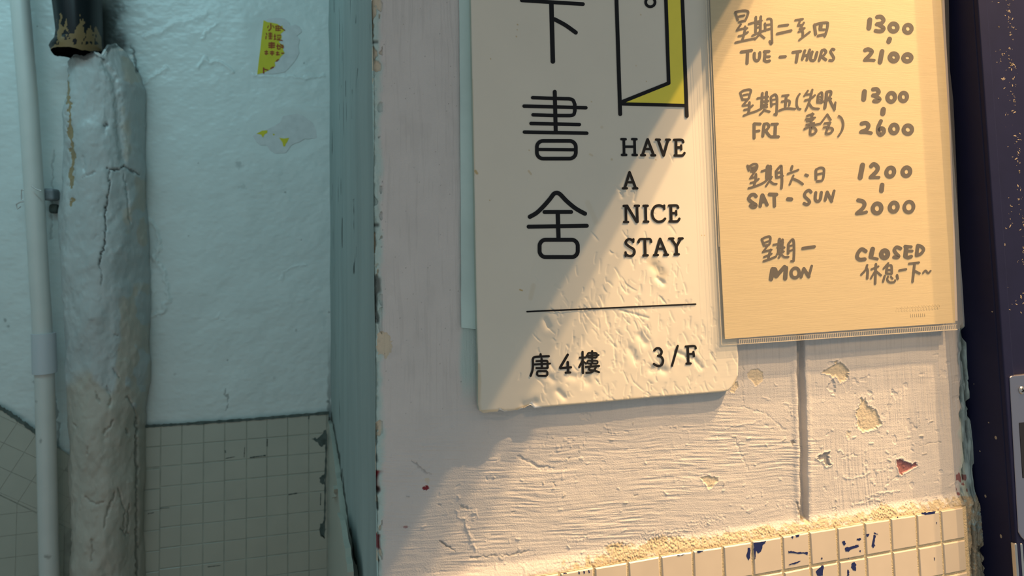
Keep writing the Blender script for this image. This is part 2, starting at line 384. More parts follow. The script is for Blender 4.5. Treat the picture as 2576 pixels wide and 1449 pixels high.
# scratches, cracks and ridges: (depth in mm, half width px, points, dirt)
for dpt, hw, ln, dt in (
    (-.5, 3, [SE(350, 430), SE(430, 490), SE(515, 550)], .35), (-.3, 2, [SE(550, 315), SE(625, 380)], 0), (-.7, 4, [SE(1290, 385), SE(1400, 445), SE(1480, 480), SE(1590, 488)], .12),
    (.6, 4, [SE(810, 940), SE(840, 1040), SE(910, 1230)], 0), (-.4, 2.5, [SE(590, 1135), SE(650, 1180), SE(730, 1230)], .6), (-.5, 4, [SE(780, 830), SE(800, 850), SE(835, 840)], .3),
    (-.35, 2, [SE(1530, 200), SE(1525, 290)], 0), (.35, 3, [SE(730, 860), SE(755, 930), SE(840, 930), SE(910, 860)], 0), (-.5, 3, [SE(860, 1290), SE(960, 1280), SE(1200, 1265), SE(1380, 1225)], .35),
    (-.35, 2, [S3(147, 250), S3(150, 400), S3(150, 555)], .1), (-.3, 2, [S3(0, 540), S3(160, 560), S3(330, 610), S3(470, 730)], .05), (.3, 2.5, [S3(0, 715), S3(180, 685), S3(280, 655)], 0),
    (-.3, 2, [S3(90, 790), S3(130, 900), S3(190, 1040)], 0), (-.35, 2, [S3(880, 950), S3(930, 930), S3(990, 905), S3(1010, 925)], .1), (.4, 2.5, [S3(920, 1085), S3(950, 1100), S3(1080, 1085), S3(1105, 1050)], 0),
    (-.3, 1.6, [S3(1490, 845), S3(1650, 820)], .25), (-.3, 1.6, [S3(1230, 1135), S3(1330, 1085)], .1), (-.5, 4, [S3(1100, 430), S3(1130, 470), S3(1120, 500)], .05), (-.5, 4, [S3(1290, 440), S3(1260, 540), S3(1255, 600)], .05),
    (-.6, 4, [S3(520, 810), S3(525, 850)], .6), (-.8, 5, [S3(560, 1290), S3(580, 1350), S3(600, 1410)], .6), (-.4, 3, [S3(1430, 680), S3(1465, 715)], .1), (-.3, 2, [(1525, 1072), (1532, 1090)], .3),
    (.5, 3, [(1195, 1290), (1200, 1300), (1190, 1305)], 0), (-.35, 2, [(1392, 1215), (1397, 1225)], .3), (.35, 2.5, [S3(300, 480), S3(350, 500)], 0), (.35, 3, [S3(470, 520), S3(510, 560), S3(520, 610)], 0),
    (-.35, 1.5, [SL(510, 870), SL(550, 910), SL(605, 945)], .2), (.4, 3, [S3(1080, 1240), S3(1200, 1210), S3(1330, 1190)], 0), (.4, 3, [S3(1000, 1290), S3(1150, 1260)], 0)):
    i, a, b = local(PX, PY, h, ln, hw * 5); jit = fbm(a / 7, b / 7, 3, 77); d = dseg(a + 5 * jit, b + 5 * fbm(a / 8, b / 8, 3, 78), ln) + .8 * hw * fbm(a / 11, b / 11, 2, 79)
    d = np.maximum(d, 0); h[i] += mm * dpt * .8 * np.exp(-(d / (hw * .8)) ** 2); at['dirt_shade'][i] = np.maximum(at['dirt_shade'][i], dt * sstep(hw, hw * .4, d))
for k in range(150):   # little nicks
    x0 = random.uniform(960, 2360); y0 = random.uniform(1060, 1400) if random.random() < .75 else random.uniform(20, 1000)
    ln = [(x0, y0), (x0 + random.uniform(-9, 9), y0 + random.uniform(-6, 6))]
    i, a, b = local(PX, PY, h, ln, 10); d = dseg(a, b, ln); s = random.choice((-.3, .3, .4))
    h[i] += mm * s * np.exp(-(d / 2.2) ** 2)
    if random.random() < .25: at['dirt_shade'][i] = np.maximum(at['dirt_shade'][i], .35 * sstep(2, .8, d))
for k in range(90):
    x0 = random.uniform(960, 1190); y0 = random.uniform(0, 1050)
    i, a, b = local(PX, PY, h, [(x0, y0)], 5); d = np.hypot(a - x0, b - y0); at['dirt_shade'][i] = np.maximum(at['dirt_shade'][i], random.uniform(.15, .5) * sstep(2.0, .8, d))
# old teal coat left beside the sign and along both vertical edges
e1 = sstep(1152, 1166, PX + 5 * fbm(v / 14, u * 0, 2, 51)) * sstep(1240, 1225, PX) * sstep(1035, 930, PY)
e2 = sstep(964, 946, PX + 9 * fbm(v / 7, u / 7, 3, 53) - .006 * PY)
e3 = sstep(2412, 2424, PX - .004 * PY + 9 * fbm(v / 10, u / 8, 3, 57) + 5) * sstep(800, 840, PY)
at['teal'] = np.clip(np.maximum(np.maximum(e1 * .75, e2 * .85), e3 * .7), 0, 1)
cedge = (PX < 962)
chip = fbm(v / 9, u / 5, 3, 61) + .35 * sstep(952, 930, PX) - .1
at['cream'] = np.where(cedge, np.maximum(at['cream'], sstep(.14, .22, chip) * sstep(966, 954, PX) * (fbm(v / 45, u * 0, 2, 63) > -.05)), at['cream'])
h -= mm * np.where(cedge, 1.5 * sstep(.14, .20, chip), 0)
for y0, y1, k in ((690, 815, 'dirt_shade'), (1140, 1165, 'dirt_shade'), (1182, 1240, 'red'), (1225, 1245, 'dirt_shade'), (1345, 1385, 'red'), (1265, 1285, 'dirt_shade'), (100, 110, 'dirt_shade'), (560, 572, 'dirt_shade')):
    wv = sstep(y0 - 3, y0 + 6, PY) * sstep(y1 + 3, y1 - 6, PY) * sstep(956 + (6 if k == 'red' else 0), 948, PX + 9 * fbm(v / 6, u / 5, 2, int(y0)))
    at[k] = np.maximum(at[k], wv * (.8 if k == 'dirt_shade' else 1)); h -= mm * 1.2 * wv
wv = e3 * sstep(.0, .35, fbm(v / 16, u / 3, 3, 67)); at['dirt_shade'] = np.maximum(at['dirt_shade'], wv * .8); h -= mm * 4 * wv
at['dirt_shade'] = np.maximum(at['dirt_shade'], .42 * e3 * sstep(-.4, .3, fbm(v / 12, u / 6, 3, 69)))
h += mm * 1.3 * e3 * fbm(v / 20, u / 3.5, 3, 71)
i = (PX > 2405) & (PX < 2436) & (PY > 1170) & (PY < 1245); q = sstep(.25, .35, fbm(v / 5, u / 4, 2, 73)) * i; at['red'] = np.maximum(at['red'], q * .8)
stk_ = sstep(.1, .5, ver) * (1 - lower) + .6 * sstep(.25, .6, fbm(u / 9, v / 16, 3, 77)) * (1 - lower); at['dirt_shade'] = np.maximum(at['dirt_shade'], .075 * stk_)
h += mm * .9 * e2 * fbm(v / 4.5, u / 3, 3, 91)
# rounded outer corner
cr = np.clip((GX - XC) * 1000, 0, 3) / 3; h -= mm * 2.0 * (1 - np.sqrt(1 - (1 - cr) ** 2)) * 1.0
h -= mm * 1.0 * sstep(3, 0, (GX - XC) * 1000) * fbm(v / 5, v * 0, 3, 79)
P = np.stack([GX, -h, GZ], -1)
ev, ef = [], []
def addq(*q):
    b = len(ev); ev.extend(q); ef.append((b, b + 1, b + 2, b + 3))
for z0, z1 in ((0, z_lo), (z_hi, ZT)):
    addq((XC, 0, z0), (XR, 0, z0), (XR, 0, z1), (XC, 0, z1))
addq((XR, 0, 0), (XR, .2, 0), (XR, .2, ZT), (XR, 0, ZT))
wall = tag(gridob('wall_front', P, at, [m_front], extra=(ev, ef)), kind='structure')

# tiles on the front wall
def tile_patch(name, rects, mats, parent, yf, thick, bevel, grout=None, back=.002, extra=()):
    """rects: quads in (x, z) as (corner, corner, corner, corner); each a bevelled tile in one mesh over a grout bed"""
    V, F, Mi = [], [], []
    for q in rects:
        c = np.mean(q, 0); b = len(V)
        tilt = np.random.default_rng(int(abs(c[0] * 1e5 + c[1] * 3e5)) % 99991).normal(0, .004, 2)
        for ring, (sc_, dy) in enumerate(((1, thick), (1, bevel), (1 - .0, 0))):
            for p in q:
                p = np.array(p, float); d = p - c
                if ring == 2: d = d - np.sign(d) * min(bevel, .0012) if False else d * (1 - bevel / max(np.abs(d).max(), 1e-6))
                pp = c + d; V.append((pp[0], yf + dy + tilt[0] * d[0] + tilt[1] * d[1], pp[1]))
        for r in (0, 4):
            for k in range(4): F.append((b + r + k, b + r + (k + 1) % 4, b + r + 4 + (k + 1) % 4, b + r + 4 + k)); Mi.append(0)
        F.append((b + 8, b + 9, b + 10, b + 11)); Mi.append(0)
    for poly in (grout or []):
        b = len(V); V += [(x, yf + back, z) for x, z in poly]; F.append(tuple(range(b, b + len(poly)))); Mi.append(1)
    for poly, mi, dy in extra:
        b = len(V); V += [(x, yf + dy, z) for x, z in poly]; F.append(tuple(range(b, b + len(poly)))); Mi.append(mi)
    o = meshob(name, V, F, mats, parent, midx=Mi); return o
cols = [1330, 1409, 1495, 1580, 1662, 1743, 1819, 1892, 1967, 2036, 2105, 2174, 2240, 2304.5, 2366, 2425]
tops = [1426 + (c - 1495) * (1284 - 1426) / (2366 - 1495) for c in cols]
cx = [float(pt(c, t, -.006)[0]) for c, t in zip(cols, tops)]
pitch = (cx[-2] - cx[2]) / 12
while cx[0] > XC + pitch: cx.insert(0, cx[0] - pitch)
cx = [x for x in cx if x > XC + .01]
rects = []; g = .0009
for r in range(8):
    for a, b in zip(cx[:-1], cx[1:]):
        j = lambda: random.uniform(-.0003, .0003)
        za, zb = ztile(a) - r * pitch * 1.02, ztile(b) - r * pitch * 1.02
        lo = pitch * 1.02
        rects.append([(a + g + j(), za - g - lo + 2 * g), (b - g + j(), zb - lo + g), (b - g + j(), zb - g + j()), (a + g + j(), za - g + j())])
chips = []
def chipp(poly, seed): chips.append(([tuple(pt(x, y, -.0062)[[0, 2]]) for x, y in rough_poly([S4(*p) for p in poly], .7, 4, seed)], 2, -.00015))
for k, p in enumerate((((1232, 345), (1280, 340), (1305, 335), (1300, 352), (1283, 365), (1275, 400), (1258, 410), (1245, 395), (1240, 440), (1236, 450), (1232, 400)), ((1195, 380), (1210, 375), (1210, 440), (1200, 452), (1188, 430)),
        ((1438, 395), (1470, 398), (1520, 405), (1555, 402), (1556, 422), (1520, 412), (1440, 408)), ((1440, 480), (1470, 468), (1515, 455), (1480, 475)), ((1480, 300), (1505, 297), (1500, 312), (1485, 314)), ((1455, 308), (1470, 305), (1465, 325)),
        ((1760, 340), (1775, 335), (1785, 350), (1775, 365)), ((1778, 378), (1830, 365), (1860, 355), (1862, 370), (1810, 390), (1800, 402), (1780, 395)), ((1850, 322), (1880, 318), (1870, 332), (1852, 333)), ((1862, 395), (1875, 390), (1872, 405)),
        ((1905, 295), (1925, 293), (1918, 312), (1908, 310)), ((1950, 300), (1965, 300), (1955, 350), (1962, 365), (1950, 378), (1938, 368)), ((1950, 280), (1975, 292), (1978, 300), (1955, 292)), ((2236, 168), (2280, 162), (2322, 158), (2320, 172), (2270, 178), (2238, 177)),
        ((1603, 520), (1640, 482), (1652, 484), (1646, 544), (1615, 546)), ((1820, 470), (1835, 462), (1848, 480), (1845, 515), (1828, 512), (1815, 495)), ((1795, 505), (1805, 520), (1802, 546), (1790, 546)), ((875, 400), (905, 395), (938, 392), (910, 406)),
        ((178, 520), (185, 518), (190, 535), (184, 537)), ((208, 518), (214, 515), (220, 530), (214, 534)), ((238, 512), (244, 510), (250, 524), (245, 528)), ((88, 528), (110, 526), (108, 534), (88, 536)), ((2090, 192), (2098, 190), (2099, 199), (2091, 200)),
        ((1636, 436), (1644, 434), (1644, 446), (1636, 446)), ((2326, 225), (2332, 223), (2332, 234), (2327, 234)), ((2314, 438), (2320, 436), (2320, 452), (2315, 452)), ((1797, 438), (1803, 436), (1803, 446), (1797, 446)), ((770, 425), (800, 420), (818, 416), (800, 424)))):
    chipp(p, 100 + k)
gr = [[(cx[0], ztile(cx[0]) - 9 * pitch), (cx[-1] + .003, ztile(cx[-1]) - 9 * pitch), (cx[-1] + .003, ztile(cx[-1]) - .0004), (cx[0], ztile(cx[0]) - .0004)]]
dado = tile_patch('tile_dado', rects, [m_tile, m_grout, m_blue], wall, -.0060, .004, .0007, gr, .0009, chips)

# ---- reveal beside the entrance (teal paint)
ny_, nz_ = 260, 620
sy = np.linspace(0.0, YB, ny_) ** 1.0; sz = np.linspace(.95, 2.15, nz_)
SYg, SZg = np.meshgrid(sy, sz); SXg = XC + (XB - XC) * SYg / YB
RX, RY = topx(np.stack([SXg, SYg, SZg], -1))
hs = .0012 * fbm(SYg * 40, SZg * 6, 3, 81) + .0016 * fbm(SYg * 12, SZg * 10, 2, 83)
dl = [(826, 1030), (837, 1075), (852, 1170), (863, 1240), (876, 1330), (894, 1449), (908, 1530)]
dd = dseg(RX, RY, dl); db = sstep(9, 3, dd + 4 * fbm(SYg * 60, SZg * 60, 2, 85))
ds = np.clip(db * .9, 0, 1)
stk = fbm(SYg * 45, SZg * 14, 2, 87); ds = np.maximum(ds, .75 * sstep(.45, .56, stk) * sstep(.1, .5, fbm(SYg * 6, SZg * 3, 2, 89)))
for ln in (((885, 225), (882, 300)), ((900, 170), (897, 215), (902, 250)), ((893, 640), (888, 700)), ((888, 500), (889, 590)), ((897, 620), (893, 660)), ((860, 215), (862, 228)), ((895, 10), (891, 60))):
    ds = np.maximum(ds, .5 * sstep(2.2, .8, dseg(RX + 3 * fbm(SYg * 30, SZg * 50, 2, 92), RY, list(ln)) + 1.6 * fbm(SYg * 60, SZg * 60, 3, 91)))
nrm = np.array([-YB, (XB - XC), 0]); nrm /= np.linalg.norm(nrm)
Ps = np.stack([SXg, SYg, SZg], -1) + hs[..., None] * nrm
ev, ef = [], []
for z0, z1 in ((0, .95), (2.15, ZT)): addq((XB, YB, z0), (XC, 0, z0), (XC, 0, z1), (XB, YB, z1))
side = tag(gridob('wall_side', Ps, {'dirt_shade': ds}, [m_side], extra=(ev, ef)), kind='structure')
# tiled skirting of the reveal, 7 mm proud of it
def ptside(px, py, off=0.0):
    d = MB @ np.array([(px - PPX) / FOC, (py - PPY) / FOC, 1.0]); o = np.array([XC, 0, 0]) + nrm * off
    return CAM + d * (((o - CAM) @ nrm) / (d @ nrm))
pl = [(823, 1050), (829, 1072), (842, 1170), (851, 1240), (862, 1330), (879, 1449), (893, 1540), (822, 1540), (822, 1300)]
A = [ptside(x, y, .007) for x, y in rough_poly(pl, .8, 4, 5)]; n = len(A)
V = [tuple(a) for a in A] + [tuple(a - nrm * .009) for a in A]
meshob('tile_dado', V, [tuple(range(n))] + [(i, (i + 1) % n, n + (i + 1) % n, n + i) for i in range(n)], [m_btile], side)
for k, pl in enumerate((((848, 1290), (856, 1310), (868, 1380), (874, 1440), (874, 1470), (862, 1470), (855, 1390)), ((832, 1225), (838, 1222), (840, 1250), (834, 1254)))):
    A = [ptside(x, y, .012) for x, y in rough_poly(pl, .8, 3, 15 + k)]; n = len(A); V = [tuple(a) for a in A] + [tuple(a - nrm * .005) for a in A]
    meshob('broken_tile_edge', V, [tuple(range(n))] + [(i, (i + 1) % n, n + (i + 1) % n, n + i) for i in range(n)], [m_btile], side)

# ---- back wall of the stairwell
xb0 = -1.55
bx = np.linspace(float(pt(-60, 700, YB)[0]), XB + .01, 520); bz = np.linspace(float(pt(400, 1120, YB)[2]), float(pt(400, -60, YB)[2]), 620)
BX, BZ = np.meshgrid(bx, bz); QX, QY = topx(np.stack([BX, np.full_like(BX, YB), BZ], -1))
hb = .0035 * fbm(BX * 6, BZ * 6, 2, 101) + .0012 * fbm(BX * 30, BZ * 34, 3, 103) + .0004 * fbm(BX * 90, BZ * 160, 2, 105)
bd = np.zeros_like(BX); bp_ = np.zeros_like(BX)
def bridge(ln, amp, hw, dirt_shade=0):
    i, a, b = local(QX, QY, hb, ln, hw * 4); d = np.maximum(dseg(a + 9 * fbm(a / 16, b / 16, 3, 5), b + 9 * fbm(a / 16, b / 16, 3, 6), ln) + 1.5 * fbm(a / 9, b / 9, 2, 7), 0)
    hb[i] += amp * .6 * np.exp(-(d / hw) ** 2); bd[i] = np.maximum(bd[i], dirt_shade * sstep(hw, hw * .3, d))
for ln, am, hw, dt in (([(355, 545), (372, 552), (398, 580), (402, 620), (385, 650)], .004, 5, .0), ([(385, 650), (415, 690), (425, 740), (410, 780), (380, 800)], .004, 6, 0), ([(370, 690), (385, 735), (375, 790)], .003, 5, 0),
        ([(500, 170), (520, 150), (555, 160), (585, 182)], .003, 5, 0), ([(360, 215), (400, 185), (420, 170)], .003, 5, 0), ([(640, 188), (700, 192), (760, 195), (815, 192)], .003, 4, 0), ([(370, 90), (450, 60), (520, 35)], .0025, 8, 0),
        ([(505, 95), (535, 70), (548, 60)], .002, 4, 0), ([(706, 705), (710, 685), (735, 672), (770, 668)], .0015, 3, .1), ([(540, 800), (555, 792), (570, 800)], .0015, 4, 0), ([(568, 975), (571, 1005), (569, 1035)], -.001, 1.6, .5),
        ([(340, 200), (352, 215), (356, 245), (348, 275)], .005, 6, .55), ([(352, 280), (346, 330), (350, 400), (352, 470)], -.003, 4, .5), ([(355, 470), (360, 540), (357, 640), (365, 700)], .004, 5, .3),
        ([(330, 118), (340, 150), (345, 190)], -.002, 5, .75), ([(363, 850), (370, 880), (362, 930)], .002, 4, .1), ([(138, 380), (133, 450), (131, 600)], -.002, 4, .3), ([(145, 1000), (150, 1120), (150, 1400)], -.002, 4, .5)):
    bridge(ln, am, hw, dt)
soot_shade = 2.2 * np.exp(-(((QX - 266) / 42) ** 2 + ((QY - 70) / 70) ** 2)) + .5 * np.exp(-(((QX - 300) / 30) ** 2 + ((QY - 110) / 24) ** 2)) + .55 * np.exp(-(((QX - 300) / 38) ** 2 + ((QY - 40) / 90) ** 2))  # shadow right of the black pipe painted in, together with some dirt
bd = np.maximum(bd, np.clip(soot_shade * (.65 + .5 * fbm(BX * 30, BZ * 30, 3, 107)), 0, .95))
for (x, y, r, s) in ((602, 415, 14, .30), (573, 905, 3, .7), (610, 470, 12, .18), (745, 830, 4, .4), (718, 484, 3, .5), (828, 785, 4, .5), (375, 500, 2, .5), (500, 411, 2.5, .5), (475, 593, 2.5, .5), (758, 603, 3, .4), (15, 805, 6, .5), (22, 820, 5, .45), (440, 940, 5, .2), (690, 950, 5, .2), (90, 960, 8, .35), (828, 960, 5, .5), (826, 1010, 6, .7), (140, 1000, 7, .5), (96, 68, 2.5, .6), (765, 160, 3, .4)):
    i, a, b = local(QX, QY, hb, [(x, y)], r * 3); d = np.hypot(a - x, (b - y)) + r * .5 * fbm(a / 5, b / 5, 2, 9); bd[i] = np.maximum(bd[i], s * sstep(r, r * .3, d))
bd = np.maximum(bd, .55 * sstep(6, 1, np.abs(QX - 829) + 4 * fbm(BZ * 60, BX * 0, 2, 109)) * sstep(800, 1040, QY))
flat = np.maximum(sstep(1, .6, np.hypot((QX - 700) / 90, (QY - 115) / 105)), sstep(1, .6, np.hypot((QX - 715) / 110, (QY - 337) / 70))); hb *= 1 - flat
mask = np.ones((len(bz) - 1, len(bx) - 1), bool)
ev, ef = [], []
zb0, zb1 = float(bz[0]), float(bz[-1])
for x0, x1, z0, z1 in ((xb0, XB + .3, 0, zb0), (xb0, XB + .3, zb1, ZT), (xb0, float(bx[0]), zb0, zb1)): addq((x0, YB, z0), (x1, YB, z0), (x1, YB, z1), (x0, YB, z1))
wback = tag(gridob('wall_back', np.stack([BX, YB - hb - .004, BZ], -1), {'dirt_shade': bd, 'pale': bp_}, [m_back], extra=(ev, ef)), kind='structure')
wl = box('wall_left', xb0 - .1, xb0, -.2, YB + .1, 0, ZT, m_back); tag(wl, kind='structure')
tag(box('ceiling', xb0, XC, 0.02, YB, ZT, ZT + .1, m_back), kind='structure')

# back tiles: level field right of the pipe, sloping band left of it
YT = YB - .012
a0, a1 = pt(352, 1076, YT), pt(826, 1041, YT); bs = (a1[2] - a0[2]) / (a1[0] - a0[0])
zt = lambda x: a0[2] + (x - a0[0]) * bs
vs = [355, 405, 458, 513, 566, 621, 672, 724, 777, 822]
vx = [float(pt(c, 1076 + (c - 352) * (1041 - 1076) / 474, YT)[0]) for c in vs]; bp = (vx[-2] - vx[0]) / 8
rects = []; g = .0006
for r in range(16):
    for k, (p, q) in enumerate(zip(vx[:-1], vx[1:])):
        dz_ = .004 if k == 0 and r > 1 else 0; jz = random.uniform(-.0006, .0006)
        rects.append([(p + g, zt(p) - (r + 1) * bp * .985 + g - dz_ + jz), (q - g, zt(q) - (r + 1) * bp * .985 + g - dz_ + jz), (q - g, zt(q) - r * bp * .985 - g - dz_), (p + g, zt(p) - r * bp * .985 - g - dz_)])
# left: level tiles below, diamond-laid band above
l0, l1 = pt(-40, 1226, YT), pt(150, 1318, YT)
x_l = [float(pt(c, 1300, YT)[0]) for c in (42,)][0]
zl = float(pt(42, 1345, YT)[2])
def clip(poly, p0, n0):
    out = []; dv = [np.dot(np.array(p) - p0, n0) for p in poly]
    for i in range(len(poly)):
        p, q = np.array(poly[i]), np.array(poly[(i + 1) % len(poly)]); dp, dq = dv[i], dv[(i + 1) % len(poly)]
        if dp >= 0: out.append(p)
        if dp * dq < 0: out.append(p + (q - p) * dp / (dp - dq))
    return out
extra = []
ld = np.array([l1[0] - l0[0], l1[2] - l0[2]]); ln_ = np.array([-ld[1], ld[0]]); ln_ /= np.linalg.norm(ln_); lp = np.array([l0[0], l0[2]])
u0, u1 = pt(-20, 1010, YT), pt(120, 1104, YT); ud = np.array([u1[0] - u0[0], u1[2] - u0[2]]); un = np.array([-ud[1], ud[0]]); un /= np.linalg.norm(un); up = np.array([u0[0], u0[2]])
def inset(q, gg):
    q = [np.array(p) for p in q]; c = np.mean(q, 0); return [c + (p - c) * (1 - gg / max(np.linalg.norm(p - c), 1e-6) * 1.3) for p in q]
XL1 = float(pt(170, 1250, YT)[0]); XL0 = float(pt(-120, 1250, YT)[0])
for r in range(-3, 12):
    for c in range(-5, 5):
        q = [(x_l + c * bp, zl - (r + 1) * bp), (x_l + (c + 1) * bp, zl - (r + 1) * bp), (x_l + (c + 1) * bp, zl - r * bp), (x_l + c * bp, zl - r * bp)]
        if max(p[0] for p in q) > XL1 + .02 or max(p[0] for p in q) < XL0: continue
        q = clip(q, lp - ln_ * .001, -ln_)
        if len(q) >= 3: extra.append((inset(q, g * .7), 0, 0))
e1_ = np.array([np.cos(math.radians(-31)), np.sin(math.radians(-31))]); e2_ = np.array([-e1_[1], e1_[0]]); o_ = pt(61, 1138, YT)[[0, 2]]
for r in range(-7, 8):
    for c in range(-7, 8):
        q = [o_ + e1_ * (r + a) * bp + e2_ * (c + b) * bp for a, b in ((0, 0), (1, 0), (1, 1), (0, 1))]
        cc = np.mean(q, 0)
        if cc[0] > XL1 + .02 or cc[0] < XL0: continue
        q = clip(clip(q, lp + ln_ * .001, ln_), up - un * .004, -un) if True else q
        if len(q) >= 3: extra.append((inset(q, g * .7), 0, 0))
xr_ = vx[-1] + .004; xs0 = float(pt(250, 1300, YT)[0])
gr = [[(xs0, .7), (xr_, .7), (xr_, zt(xr_) - .001), (xs0, zt(xs0) - .001)],
      [(XL0, .7), (XL1 + .03, .7), (XL1 + .03, up[1] + (XL1 + .03 - up[0]) * ud[1] / ud[0] - .003), (XL0, up[1] + (XL0 - up[0]) * ud[1] / ud[0] - .003)]]
def ribpoly(line, w0, w1, seed):
    r = np.random.default_rng(seed); top = []; bot = []
    for t in np.linspace(0, 1, 60):
        s = t * (len(line) - 1); i = min(int(s), len(line) - 2); f = s - i
        x = line[i][0] * (1 - f) + line[i + 1][0] * f; y = line[i][1] * (1 - f) + line[i + 1][1] * f
        w = w0 + (w1 - w0) * r.random(); top.append((x, y - w / 2)); bot.append((x, y + w / 2))
    return [tuple(pt(x, y, YT)[[0, 2]]) for x, y in top + bot[::-1]]
extra.append((ribpoly([(352, 1073), (470, 1066), (640, 1054), (828, 1038)], 4, 9, 1), 2, -.0012))
extra.append((ribpoly([(-10, 1018), (25, 1040), (60, 1064), (100, 1094), (140, 1120)], 7, 17, 2), 2, -.0012))
S14 = lambda x, y: (x / 1.2445, 771 + y / 1.2445)
for k, (ln, w) in enumerate((([(705, 476), (735, 470)], 3), ([(782, 473), (832, 466)], 4), ([(903, 589), (930, 584)], 4), ([(837, 415), (836, 438)], 4), ([(968, 340), (966, 352)], 4), ([(462, 649), (482, 645)], 3), ([(1004, 585), (1003, 622)], 4), ([(766, 440), (764, 472)], 2.5), ([(650, 815), (690, 810)], 2.5), ([(705, 450), (706, 458)], 4), ([(500, 632), (530, 630)], 2.5), ([(441, 352), (440, 408)], 6), ([(432, 690), (431, 800)], 4), ([(1022, 400), (1018, 560), (1016, 700)], 7))):
    q = [S14(*p) for p in ln]; vert = abs(q[0][1] - q[-1][1]) > abs(q[0][0] - q[-1][0]); r = np.random.default_rng(60 + k); aa_, bb_ = [], []
    for t in np.linspace(0, 1, 24):
        f_ = t * (len(q) - 1); i = min(int(f_), len(q) - 2); f_ -= i; x = q[i][0] * (1 - f_) + q[i + 1][0] * f_; y = q[i][1] * (1 - f_) + q[i + 1][1] * f_; e_ = (w * .3 + w * .7 * r.random()) / 2.4
        aa_.append((x - e_ * vert, y - e_ * (not vert))); bb_.append((x + e_ * vert, y + e_ * (not vert)))
    extra.append(([tuple(pt(x, y, YT)[[0, 2]]) for x, y in aa_ + bb_[::-1]], 2, -.0006))
for k, pl in enumerate((((975, 415), (1000, 408), (1020, 385), (1024, 430), (1005, 440), (995, 425)), ((1000, 535), (1016, 522), (1016, 560), (1004, 552)), ((1002, 680), (1018, 668), (1016, 728), (1003, 718)))):
    extra.append(([tuple(pt(x, y, YT)[[0, 2]]) for x, y in rough_poly([S14(*p) for p in pl], 1.6, 4, 80 + k)], 2, -.0004))
tile_patch('tile_dado', rects, [m_btile, m_bgrout, m_mould], wback, YT, .006, .0009, gr, .0006, extra)

# ------------------------------------------------------------------ things on the back wall
# soil pipe: black tarred length going into a plastered casing
cxp = pt(246, 800, YB - .06)
soil = empty('drain_pipe', (cxp[0], YB - .06, 1.2), 'thick drain pipe, black end dripping brown above, rough grey plaster casing below', 'pipe')
ysp = np.arange(96, 1560, 3.0)
le = np.interp(ysp, [96, 150, 300, 480, 600, 720, 900, 1000, 1449, 1560], [158, 152, 147, 137, 134, 140, 149, 153, 160, 160])
re = np.interp(ysp, [96, 120, 160, 210, 300, 420, 540, 700, 850, 1000, 1060, 1200, 1449, 1560], [318, 326, 335, 350, 346, 352, 358, 357, 362, 360, 354, 348, 346, 346])
na = 190; ang = np.linspace(math.pi * 1.02, -math.pi * .02, na)
PL, PR = pts(le, ysp, YB - .07), pts(re, ysp, YB - .07)
cen = (PL + PR) / 2; rad = np.linalg.norm(PR - PL, axis=1) / 2
vv = cen[:, 2][:, None] * np.ones(na)[None]; aa = ang[None] * np.ones(len(ysp))[:, None]
disp = .006 * fbm(aa * 1.6, vv * 9, 2, 121) + .0028 * fbm(aa * 3.0, vv * 26, 2, 123) + .0011 * fbm(aa * 8, vv * 70, 3, 125) + .0007 * sstep(.25, .55, fbm(aa * 6, vv * 60, 2, 127))
deep = .092
X = cen[:, 0][:, None] + (rad[:, None] + disp) * np.cos(aa); Yc = YB - .012 - (deep + disp * 1.1) * np.clip(np.sin(aa), -.1, 1) ** .8 if False else YB - .012 - (deep + disp * 1.1) * np.sin(aa)
Z = vv.copy()
CXp, CYp = topx(np.stack([X, Yc, Z], -1))
# ragged top of the plaster: the left front is lower than the right shoulder
topy = np.interp(CXp, [140, 150, 165, 190, 215, 240, 262, 280, 300, 318, 340], [150, 140, 142, 137, 146, 132, 146, 115, 108, 118, 150]) + 3 * fbm(CXp / 9, CXp * 0, 2, 131)
ztop = pts(CXp.mean(0), topy[20], YB - .09)[:, 2]
Z = np.minimum(Z, ztop[None]); CXp, CYp = topx(np.stack([X, Yc, Z], -1))
cdirt = np.zeros_like(X); crust = np.zeros_like(X); cbei = np.zeros_like(X); dn = np.zeros_like(X)
def cline(ln, hw, amp, dirt_shade, arr=None, jit=1.2):
    i, a, b = local(CXp, CYp, X, ln, hw * 4); d = np.maximum(dseg(a + 4 * jit * fbm(a / 9, b / 9, 3, 5), b + 4 * jit * fbm(a / 9, b / 9, 3, 6), ln) + jit * fbm(a / 6, b / 6, 2, 7), 0); dn[i] += amp * np.exp(-(d / hw) ** 2)
    t = cdirt if arr is None else arr; t[i] = np.maximum(t[i], dirt_shade * sstep(hw, hw * .35, d))
cline([(277, 452), (275, 480), (268, 515), (262, 545), (266, 570), (264, 610), (255, 640), (248, 665)], 2.0, -.0035, .95)
cline([(248, 665), (256, 690), (254, 720)], 2, -.002, .5)
cline([(272, 426), (300, 428), (312, 418)], 2.6, -.004, .9); cline([(312, 418), (330, 430), (352, 438)], 2.4, -.003, .6); cline([(273, 430), (272, 455)], 2.2, -.002, .7); cline([(208, 445), (240, 432)], 2, -.002, .3)
cline([(262, 318), (272, 316), (268, 312)], 4, -.003, .8); cline([(208, 395), (214, 430)], 3, -.002, .3, crust)
cline([(265, 575), (250, 590), (235, 600)], 2, -.001, .2); cline([(313, 440), (322, 490), (328, 560)], 2.2, -.003, .18, crust)
cline([(158, 155), (163, 200), (168, 250), (174, 300), (178, 360), (180, 410), (178, 465)], 7, -.003, 1, crust, 2.5); cline([(178, 500), (176, 515)], 8, -.002, 1, crust, 2)
cline([(265, 160), (290, 200), (300, 300), (308, 400)], 10, -.005, 0)
